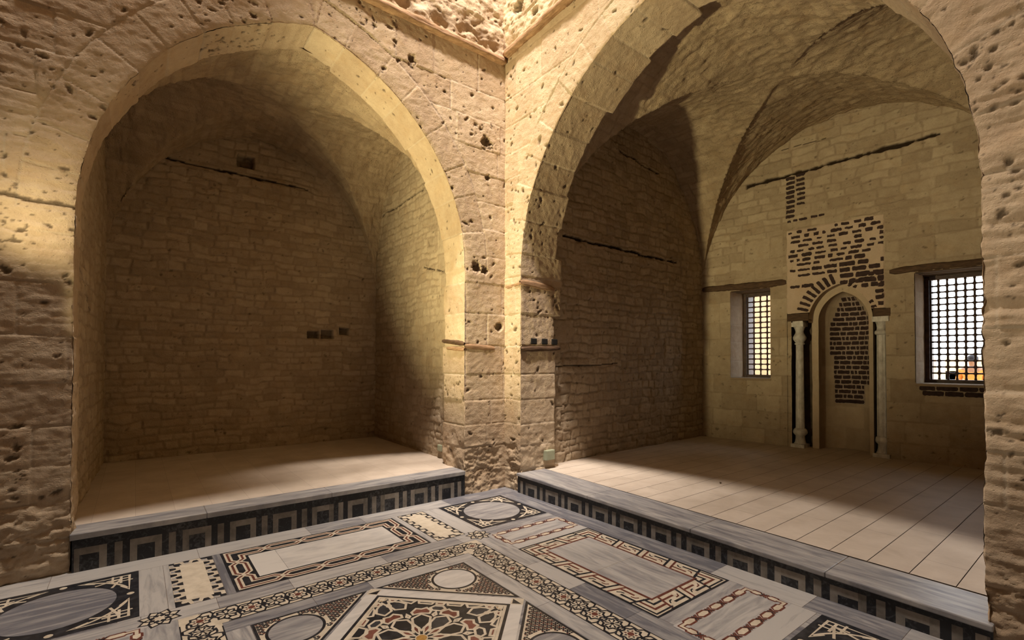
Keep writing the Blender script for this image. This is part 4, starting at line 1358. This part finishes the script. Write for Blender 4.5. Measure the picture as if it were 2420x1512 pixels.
def niche_body():
    # outer reveal, moulding face, inner reveal as swept bands
    def band(name, A0, d0, A1, d1, mat, zlow=0.20, n=40, tone=0.5, rows=8):
        us = np.concatenate([np.linspace(-(2.22 - zlow), 0, 60)[:-1], np.linspace(0, 1, n)])
        U = np.concatenate([us, us[::-1]]); SD = np.concatenate([-np.ones(len(us)), np.ones(len(us))])
        P = np.zeros((rows, len(U), 3))
        for r in range(rows):
            f = r / (rows - 1)
            for i, (u, sd) in enumerate(zip(U, SD)):
                q0 = A0.point(np.array(u if u <= 0 else u * A0.L), sd, 0.0); q1 = A1.point(np.array(u if u <= 0 else u * A1.L), sd, 0.0)
                y = (1 - f) * q0[0] + f * q1[0]; z = (1 - f) * q0[1] + f * q1[1]; d = (1 - f) * d0 + f * d1
                w = 0.006 * float(vnoise(u * 7, f * 3 + sd * 5, 9))
                P[r, i] = BW(y, z, d + w)
        return surf(name, P, (tone, 0, 0), M[mat], parent=niche)

    band('outer_reveal', ARCH_N, -0.012, ARCH_N, 0.12, 'niche_stone', zlow=2.20)
    band('arch_moulding', ARCH_N, 0.12, ARCH_M, 0.125, 'niche_stone', tone=0.75)
    band('inner_reveal', ARCH_M, 0.125, ARCH_M, 0.20, 'niche_stone', tone=0.45)
    # hollow of the niche
    zs_ = np.linspace(0.15, 2.22 + 0.0, 150)
    zt = 2.22 + (ARCH_M.zs * 0 + math.sqrt(ARCH_M.R ** 2 - ARCH_M.c ** 2)) * np.sin(np.linspace(0, PI / 2, 50))
    Z = np.concatenate([zs_[:-1], zt]); ph = np.linspace(-PI / 2, PI / 2, 90)
    P = np.zeros((len(Z), len(ph), 3)); tone = np.zeros((len(Z), len(ph))); jn = np.zeros_like(tone)
    for i, z in enumerate(Z):
        w = 0.325 if z <= 2.22 else max(0.001, math.sqrt(max(ARCH_M.R ** 2 - (z - 2.22) ** 2, 0)) - ARCH_M.c)
        for j, p in enumerate(ph):
            P[i, j] = BW(NY - w * math.sin(p), z, 0.20 + 0.30 * math.cos(p) * (w / 0.325) ** 0.7)
    Sg, Tg = np.meshgrid(ph * 0.4, Z)
    r1, r2, d = courses(Sg, Tg, 77, (0.28, 0.36), (0.3, 0.5), t0=0.2)
    surf('niche_hollow', P, (np.clip(0.45 + 0.4 * (r1 - 0.5), 0, 1), 0.5 * (1 - sstep(0.004, 0.012, d)), 0), M['niche_stone'], parent=niche)

    def HF(a, z, d):
        """a = across in metres from the middle (towards the right of the picture), on the hollow's surface"""
        w = 0.325 if z <= 2.22 else max(0.02, math.sqrt(max(ARCH_M.R ** 2 - (z - 2.22) ** 2, 0)) - ARCH_M.c)
        p = max(-1.5, min(1.5, a / max(w, .02) * 1.0))
        return BW(NY - w * math.sin(p), z, 0.20 + 0.30 * math.cos(p) * (w / 0.325) ** 0.7 + d)

    # mortar skin with dark bricks in it
    rng = random.Random(29); mb = MB(); mm = MB()
    rows = []
    z = 0.965; pitch = 0.076
    while z < 2.60:
        if z > 2.15:
            k = (2.62 - z) / 0.47; lo, hi = -0.05 - 0.25 * k ** 0.8, 0.05 + 0.27 * k ** 0.7
        elif z > 1.72: lo, hi = -0.30, 0.31 if z > 1.95 else 0.27
        elif z > 1.30: lo, hi = -0.24, 0.33
        else: lo, hi = -0.23, (0.33 if z > 1.24 else 0.19)
        rows.append((z, lo, hi)); z += pitch
    for i, (z, lo, hi) in enumerate(rows):
        a = lo; n = 10
        for q in range(n):
            a0, a1 = lo + (hi - lo) * q / n, lo + (hi - lo) * (q + 1) / n
            mm.add([HF(a0, z - pitch / 2, -0.006), HF(a1, z - pitch / 2, -0.006), HF(a1, z + pitch / 2, -0.006), HF(a0, z + pitch / 2, -0.006)], [(0, 1, 2, 3)])
        while a < hi - 0.03:
            w = min(rng.choice((0.05, 0.08, 0.115, 0.15, 0.17)), hi - a)
            if w < 0.03: break
            if i == 0: w = hi - a
            rough_brick(mb, HF, a + w / 2, z, w - 0.015, 0.054, 0.0, rng, d0=-0.015, d1=0.004)
            a += w
    mm.build('infill_mortar', M['mortar_plain'], niche)
    mb.build('brick_infill', M['brick'], niche)
    # side nooks behind the colonnettes, dark old timber imposts above
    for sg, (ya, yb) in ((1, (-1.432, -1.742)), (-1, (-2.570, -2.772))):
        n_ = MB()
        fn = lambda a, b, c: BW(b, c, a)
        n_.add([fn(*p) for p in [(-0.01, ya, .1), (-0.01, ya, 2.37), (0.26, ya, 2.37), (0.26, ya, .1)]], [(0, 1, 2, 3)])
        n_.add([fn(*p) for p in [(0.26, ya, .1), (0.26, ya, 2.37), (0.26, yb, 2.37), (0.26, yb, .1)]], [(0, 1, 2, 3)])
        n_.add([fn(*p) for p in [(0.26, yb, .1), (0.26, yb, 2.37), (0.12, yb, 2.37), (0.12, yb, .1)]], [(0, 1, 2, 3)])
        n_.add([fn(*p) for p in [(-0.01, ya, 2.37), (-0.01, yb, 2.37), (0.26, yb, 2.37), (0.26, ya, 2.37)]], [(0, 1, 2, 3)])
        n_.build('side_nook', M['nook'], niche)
        im = MB(); im.box((-0.008, yb, 2.235), (0.22, ya, 2.355), fn=fn)
        im.build('impost_beam', M['wood'], niche, bevel=0.006)


M['mortar_plain'] = plain('grey_lime_mortar', (0.30, 0.225, 0.18), (0.44, 0.345, 0.28), 14.0, 0.9, bump=0.3, tone=False)
M['nook'] = plain('dark_nook_stone', (0.055, 0.038, 0.025), (0.14, 0.10, 0.065), 6.0, 0.95, bump=0.4, tone=False)  # nook faces take a darker stone colour than the niche
niche_body()


def colonnette(y, kind):
    cx_, cy_, _ = BW(y, 0, 0.085)
    c = (cx_, cy_, 0.0)
    col = empty('colonnette', (cx_, cy_, 0.215)); col.parent = niche
    col.matrix_parent_inverse = Matrix.Translation(-niche.location)
    flute = lambda k: 1.0 if k % 2 == 0 else 0.94

    def sub(o):
        return o

    def bld(m_, nm):
        o = m_.build(nm, M['column'])
        o.parent = col; o.matrix_parent_inverse = Matrix.Translation(-(niche.location * 0 + Vector((cx_, cy_, 0.215))))
        return o

    base = MB()
    base.box((cx_ - 0.115, cy_ - 0.10, 0.205), (cx_ + 0.10, cy_ + 0.10, 0.275))
    base.lathe([(0.095, 0.27), (0.078, 0.30), (0.068, 0.35), (0.066, 0.40), (0.098, 0.435), (0.105, 0.465), (0.094, 0.50), (0.070, 0.525)], c, n=24)
    bld(base, 'base')
    sh = MB()
    r0, r1 = (0.066, 0.055) if kind == 0 else (0.080, 0.072)
    n = 16 if kind == 0 else 24
    top = 1.86 if kind == 0 else 1.99
    sh.lathe([(r0 * (1 - t) + r1 * t, 0.52 + (top - 0.52) * t) for t in np.linspace(0, 1, 12)], c, n=n, sm=False, facet=flute if kind else (lambda k: 1.0 if k % 2 else 0.985))
    bld(sh, 'shaft')
    cp = MB()
    if kind == 0:
        cp.lathe([(0.060, 1.855), (0.072, 1.865), (0.072, 1.885), (0.058, 1.892), (0.074, 1.915), (0.092, 1.945), (0.095, 1.975), (0.080, 2.01), (0.060, 2.045), (0.058, 2.075), (0.070, 2.115), (0.088, 2.15)], c, n=24)
        cp.box((cx_ - 0.088, cy_ - 0.088, 2.145), (cx_ + 0.088, cy_ + 0.088, 2.215))
        cp.box((cx_ - 0.075, cy_ - 0.075, 2.205), (cx_ + 0.075, cy_ + 0.075, 2.24))
    else:
        cp.lathe([(0.070, 1.975), (0.098, 1.99), (0.104, 2.01), (0.098, 2.03), (0.072, 2.045), (0.066, 2.08), (0.072, 2.13), (0.090, 2.17)], c, n=24)
        cp.box((cx_ - 0.10, cy_ - 0.10, 2.165), (cx_ + 0.10, cy_ + 0.10, 2.24))
    bld(cp, 'capital')
    return col


c0 = colonnette(-1.578, 0)
c1 = colonnette(-2.655, 1)
c1['label'] = 'fluted grey marble colonnette right of the niche'


# ------------------------------------------------------------------ windows
def window(idx, name, label, pitch_y, pitch_z):
    y0, y1, z0, z1 = WIN[idx]
    root = empty(name, BW((y0 + y1) / 2, z0))
    prop(root, label, kind='structure')
    fn = lambda a, b, c: BW(b, c, a)
    IN, OUT = 0.46, 0.80
    # stone reveals
    def reveal(nm, quad, seed, mat='ashlar'):
        (p00, p10, p11, p01) = [np.array(p) for p in quad]
        n, m = 40, 110
        a, b = np.meshgrid(np.linspace(0, 1, n), np.linspace(0, 1, m))
        P = (p00 * ((1 - a) * (1 - b))[..., None] + p10 * (a * (1 - b))[..., None] + p11 * (a * b)[..., None] + p01 * ((1 - a) * b)[..., None])
        L1 = np.linalg.norm(p10 - p00); L2 = np.linalg.norm(p01 - p00)
        r1, r2, d = courses(a * L1, b * L2, seed, (0.28, 0.34), (0.4, 0.6), wob=0.01)
        nr = np.cross(p10 - p00, p01 - p00); nr = nr / np.linalg.norm(nr)
        h = 0.006 * fbm(a * L1 * 9, b * L2 * 9, seed, 4) - 0.005 * (1 - sstep(0.003, 0.01, d))
        edge = np.minimum(np.minimum(a, 1 - a) * L1, np.minimum(b, 1 - b) * L2)
        P = P + nr * (h * sstep(0, 0.02, edge))[..., None]
        return surf(nm, P, (np.clip(0.5 + 0.3 * (r1 - 0.5), 0, 1), 0.4 * (1 - sstep(0.003, 0.01, d)), 0), M[mat], parent=root)

    Q = lambda d, y, z: np.array(BW(y, z, d))
    reveal('reveal', [Q(-0.004, y1, z0), Q(OUT, y1, z0), Q(OUT, y1, z1), Q(-0.004, y1, z1)], 601)
    reveal('reveal', [Q(-0.004, y0, z0), Q(OUT, y0, z0), Q(OUT, y0, z1), Q(-0.004, y0, z1)], 602)
    s = MB(); s.box((-0.015, y0 - 0.01, z0 - 0.035), (OUT, y1 + 0.01, z0 + 0.004), fn=fn)
    s.build('sill', M['niche_stone'], root, bevel=0.012)
    # planked timber soffit and lintel
    l = MB()
    for q in range(5):
        a = IN * q / 5
        l.box((a + 0.003, y0 - 0.02, z1 - 0.012 + 0.006 * (q % 2)), (a + IN / 5 - 0.003, y1 + 0.02, z1 + 0.05), fn=fn)
    l.build('lintel_board', M['wood'], root, bevel=0.004)
    s = MB(); s.box((IN, y0 - 0.01, z1 - 0.02), (OUT, y1 + 0.01, z1 + 0.05), fn=fn); s.build('head_slab', M['shell'], root)
    # wooden frame
    fr = MB(); t = 0.052; g = 0.01
    for (a0, b0, a1, b1) in ((y0, z0, y0 + t, z1), (y1 - t, z0, y1, z1), (y0 + t, z0 + 0.004, y1 - t, z0 + t), (y0 + t, z1 - t - 0.02, y1 - t, z1)):
        fr.box((IN, a0, b0), (IN + 0.075, a1, b1), fn=fn)
    for a in (y1 - t - 0.02, y0 + t):
        fr.box((IN + 0.03, a, z0 + t), (IN + 0.06, a + 0.02, z1 - t), fn=fn)
    fr.box((IN + 0.076, y1 - 0.030, z0 + 0.004), (OUT, y1 - 0.002, z1 - 0.02), fn=fn)
    fr.box((IN + 0.076, y0 + 0.002, z0 + 0.004), (OUT, y0 + 0.030, z1 - 0.02), fn=fn)
    fr.build('frame', M['lattice'], root, bevel=0.005)
    # lattice of turned rods
    la = MB()
    ya, yb, za, zb = y0 + t, y1 - t, z0 + t, z1 - t - 0.02
    ny = max(2, round((yb - ya) / pitch_y)); nz = max(2, round((zb - za) / pitch_z))
    d_ = IN + 0.042
    R0, R1 = 0.0115, 0.0205
    for i in range(1, ny):
        y = ya + (yb - ya) * i / ny
        pr = []
        for k in range(nz + 1):
            z = za + (zb - za) * k / nz; p = (zb - za) / nz
            if k > 0 and k < nz: pr += [(R0 * 1.1, z - 0.30 * p), (R0 * 1.35, z - 0.27 * p), (R0 * 1.1, z - 0.23 * p), (R1, z - 0.12 * p), (R1, z + 0.12 * p), (R0 * 1.1, z + 0.23 * p), (R0 * 1.35, z + 0.27 * p), (R0 * 1.1, z + 0.30 * p)]
            elif k == 0: pr += [(R0 * 1.3, z), (R0 * 1.3, z + 0.2 * p), (R0, z + 0.3 * p)]
            else: pr += [(R0, z - 0.3 * p), (R0 * 1.3, z - 0.2 * p), (R0 * 1.3, z)]
        b = BW(y, 0, d_)
        la.lathe(pr, (b[0], b[1], 0), n=10)
    for k in range(1, nz):
        z = za + (zb - za) * k / nz
        pr = []
        for i in range(ny + 1):
            y = ya + (yb - ya) * i / ny; p = (yb - ya) / ny
            if 0 < i < ny: pr += [(R0 * 0.9, y - 0.30 * p), (R0 * 1.25, y - 0.25 * p), (R0, y - 0.2 * p), (R1 * 0.9, y), (R0, y + 0.2 * p), (R0 * 1.25, y + 0.25 * p), (R0 * 0.9, y + 0.30 * p)]
            else: pr.append((R0, y))
        b = len(la.v)
        la.lathe(pr, (0, 0, 0), axis='y', n=10)
        for q in range(b, len(la.v)):
            x_, y_, z_ = la.v[q]; la.v[q] = (x_ + BX0 + BSL * y_ + d_, y_, z_ + z)
    la.build('lattice', M['lattice'], root, )
    return root


w1 = window(1, 'window_1', 'small window with brown turned lattice left of the niche, deep stone reveal', 0.108, 0.0945)
w2 = window(2, 'window_2', 'bright lattice window right of the niche, partly behind the near pier', 0.098, 0.0905)
# flush timber lintels in the wall face
l1 = beam(BW(-0.005, 2.90, -0.002), BW(-1.418, 2.872, -0.002), 0.105, 0.05, (-1, BSL, 0), 'wall_lintel', w1, 'wood', seed=41)
l2 = beam(BW(-2.765, 2.868, -0.002), BW(-4.1, 2.868, -0.002), 0.085, 0.05, (-1, BSL, 0), 'wall_lintel', w2, 'wood', seed=43)
# dark bricks under the right sill
rng = random.Random(4); mb = MB()
for row, z in enumerate((1.235, 1.165)):
    y = -3.075 - 0.03 * row
    while y > -3.85:
        w_ = rng.uniform(0.15, 0.24); rough_brick(mb, lambda a, b, d: BW(a, b, d), y - w_ / 2, z, w_ - 0.012, 0.060, 0, rng, d0=-0.012, d1=0.01); y -= w_
mb.build('sill_bricks', M['brick'], w2)

# ------------------------------------------------------------------ small things
def socket(loc, nrm, up, w, h, label):
    root = empty('socket_box', loc)
    prop(root, label, 'electrical box', 'electrical boxes low on the walls')
    n = Vector(nrm); s = Vector((0, 0, 1)).cross(n)
    L = Vector(loc)

    def mk(a0, a1, b0, b1, d0, d1, nm, mat, bev):
        m_ = MB()
        m_.box((a0, b0, d0), (a1, b1, d1), fn=lambda a, b, d: tuple(L + s * a + Vector((0, 0, 1)) * b + n * d))
        return m_.build(nm, M[mat], root, bevel=bev)

    mk(-w / 2, w / 2, -h / 2, h / 2, -0.03, 0.026, 'housing', 'plastic', 0.006)
    mk(-w / 2 + 0.008, w / 2 - 0.008, -h / 2 + 0.008, h / 2 - 0.008, 0.026, 0.032, 'cover_plate', 'plastic', 0.003)


socket((0.455, -0.335, 0.405), (0, -1, 0), 0, 0.155, 0.125, 'pale green box low on the arch jamb above the lit right platform')
socket((-0.462, 0.80, 0.43), (-1, 0, 0), 0, 0.095, 0.085, 'small pale box low on the dark alcove side wall, left of the pier')

lf = MB()
for i in range(5):
    a0, a1 = i / 5, (i + 1) / 5
    wv = lambda t: 0.011 * math.sin(PI * t) + 0.001
    zc = lambda t: 0.006 * math.sin(PI * t)
    P = lambda t, s_: (1.52 + 0.05 * t, -2.02 + 0.02 * t + s_ * wv(t), ZB(-2.0) * 0.62 + 0.222 * 0.38 + 0.004 + zc(t) + abs(s_) * 0.003)
    lf.add([P(a0, -1), P(a1, -1), P(a1, 0), P(a0, 0)], [(0, 1, 2, 3)]); lf.add([P(a0, 0), P(a1, 0), P(a1, 1), P(a0, 1)], [(0, 1, 2, 3)])
lo = lf.build('dry_leaf', M['leaf'])
sol = lo.modifiers.new('thick', 'SOLIDIFY'); sol.thickness = 0.0015
prop(lo, 'tiny dark dry leaf lying on the lit limestone boards', 'leaf')


# ------------------------------------------------------------------ outside the windows
g = MB(); g.box((5.6, -30, -0.25), (60, 30, -0.02)); o = g.build('terrace', M['ext_ground']); prop(o, 'sunlit terrace outside the windows', kind='structure')
g = MB(); g.box((9.6, -1.2, -0.02), (10.4, 9, 6.5)); o = g.build('wall_terrace', M['ext_wall'], bevel=0.03)
prop(o, 'sunlit pale stone wall seen through the left lattice', kind='structure')
g = MB()
for i in range(16): g.box((17, -3.0 + i * 0.75, -0.02), (17.5, -3.0 + i * 0.75 + 0.45, 1.75 + 0.0)); 
g.box((17, -12, -0.02), (17.5, 9, 1.30)); o = g.build('wall_parapet', M['ext_wall'], bevel=0.02)
prop(o, 'low sunlit battlement beyond the right window', kind='structure')


def person():
    px, py = 10.55, -2.72
    z0 = 0.0
    root = empty('person', (px, py, 0)); prop(root, 'person in an orange top and dark cap standing outside the right window', 'person')
    V = [(0, 0, 0.93), (0, 0, 1.10), (0, 0, 1.30), (0, 0, 1.42), (0, 0, 1.49), (-0.01, 0, 1.58), (0, 0, 1.655),
         (0, 0.19, 1.385), (0.02, 0.25, 1.12), (-0.07, 0.24, 0.90), (-0.10, 0.235, 0.82),
         (0, -0.19, 1.385), (0.02, -0.25, 1.12), (-0.07, -0.24, 0.90), (-0.10, -0.235, 0.82),
         (0, 0.095, 0.90), (-0.01, 0.10, 0.50), (0.01, 0.10, 0.09), (-0.13, 0.11, 0.045),
         (0, -0.095, 0.90), (-0.01, -0.10, 0.50), (0.01, -0.10, 0.09), (-0.13, -0.11, 0.045)]
    E_ = [(0, 1), (1, 2), (2, 3), (3, 4), (4, 5), (5, 6), (3, 7), (7, 8), (8, 9), (9, 10), (3, 11), (11, 12), (12, 13), (13, 14),
          (0, 15), (15, 16), (16, 17), (17, 18), (0, 19), (19, 20), (20, 21), (21, 22)]
    Rr = [0.15, 0.14, 0.16, 0.12, 0.055, 0.085, 0.07, .065, .05, .04, .035, .065, .05, .04, .035, .095, .065, .05, .04, .095, .065, .05, .04]

    def skin(nm, sel, grow, mat):
        ids = [i for i in range(len(V)) if i in sel]; mp = {k: i for i, k in enumerate(ids)}
        me = bpy.data.meshes.new(nm)
        me.from_pydata([(V[i][0] + px, V[i][1] + py, V[i][2]) for i in ids], [(mp[a], mp[b]) for a, b in E_ if a in mp and b in mp], [])
        o = link_mesh(nm, me, M[mat], root)
        md = o.modifiers.new('skin', 'SKIN')
        for i, k in enumerate(ids):
            me.skin_vertices[0].data[i].radius = (Rr[k] * 0.8 * grow, Rr[k] * grow) if k < 4 else (Rr[k] * grow,) * 2
        me.skin_vertices[0].data[0].use_root = True
        o.modifiers.new('sub', 'SUBSURF').render_levels = 2
        return o

    skin('body', range(23), 1.0, 'skin')
    skin('shirt', {0, 1, 2, 3, 7, 8, 11, 12}, 1.13, 'orange')
    skin('trousers', {0, 15, 16, 17, 19, 20, 21}, 1.14, 'trouser')
    c = MB(); c.lathe([(0.088, 1.615), (0.094, 1.64), (0.088, 1.69), (0.060, 1.725), (0.01, 1.738)], (px - 0.005, py, 0), n=20)
    c.box((px - 0.18, py - 0.07, 1.618), (px - 0.06, py + 0.07, 1.630)); c.build('cap', M['cap'], root)


person()

# ------------------------------------------------------------------ the rest of the hall round and behind the camera
sh = MB()
# shell: closes the building against the sky
x0, x1, yy0, yy1, zt = -9.2, 5.42, -9.2, 3.6, 16.4
sh.box((x0 - .3, yy0 - .3, -0.6), (x1 - 0.3, yy1 + .3, -0.35))
sh.box((x0 - .3, yy0 - .3, zt), (x1 + .3, yy1 + .3, zt + .3))
sh.box((x0 - .3, yy0 - .3, -0.5), (x0, yy1 + .3, zt)); sh.box((x0 - .3, yy0 - .3, -0.5), (x1 + .2, yy0, zt)); sh.box((x0 - .3, yy1, -0.5), (x1 + .2, yy1 + .3, zt))
# outer face towards the terrace with the two window openings
(a0, a1, c0_, d0_), (a2, a3, c2_, d2_) = WIN[1], WIN[2]
fnb = lambda a, b, c: BW(b, c, a)
for (p, q, r, s_) in ((-9.2, a2, -0.5, zt), (a3, a0, -0.5, zt), (a1, 3.6, -0.5, zt), (a2, a3, -0.5, c2_ - 0.03), (a2, a3, d2_ + 0.04, zt), (a0, a1, -0.5, c0_ - 0.03), (a0, a1, d0_ + 0.04, zt)):
    sh.box((0.52, p, r), (0.82, q, s_), fn=fnb)
o = sh.build('wall_outer', M['shell']); prop(o, 'thick outer masonry closing the hall', kind='structure')
hall = MB()
hall.box((-4.98, -0.02, 6.25), (0.02, 0.25, 16.4)); hall.box((0.0, -4.9, 6.25), (0.25, 0.25, 16.4))
hall.box((-5.0, -4.9, 3.2), (-4.74, 0.2, 16.4)); hall.box((-5.0, -0.45, -0.3), (-4.74, 0.2, 3.2)); hall.box((-5.0, -4.9, -0.3), (-4.74, -4.35, 3.2))
hall.box((-5.0, -5.15, 4.6), (0.25, -4.95, 16.4)); hall.box((-0.45, -5.15, -0.3), (0.3, -4.95, 4.6)); hall.box((-5.0, -5.15, -0.3), (-4.4, -4.95, 4.6))
hall.box((0.0, -4.97, -0.3), (0.3, -4.93, 6.3))
o = hall.build('wall_back', M['shell']); prop(o, 'upper walls and far piers of the hall', kind='structure')
dm = MB(); dm.box((-9, -9, -0.34), (0.2, -4.9, -0.02)); dm.box((-9, -9, -0.34), (-4.74, 3.4, -0.02)); o = dm.build('floor_back', M['pave']); prop(o, 'stone floor behind the camera', kind='structure')
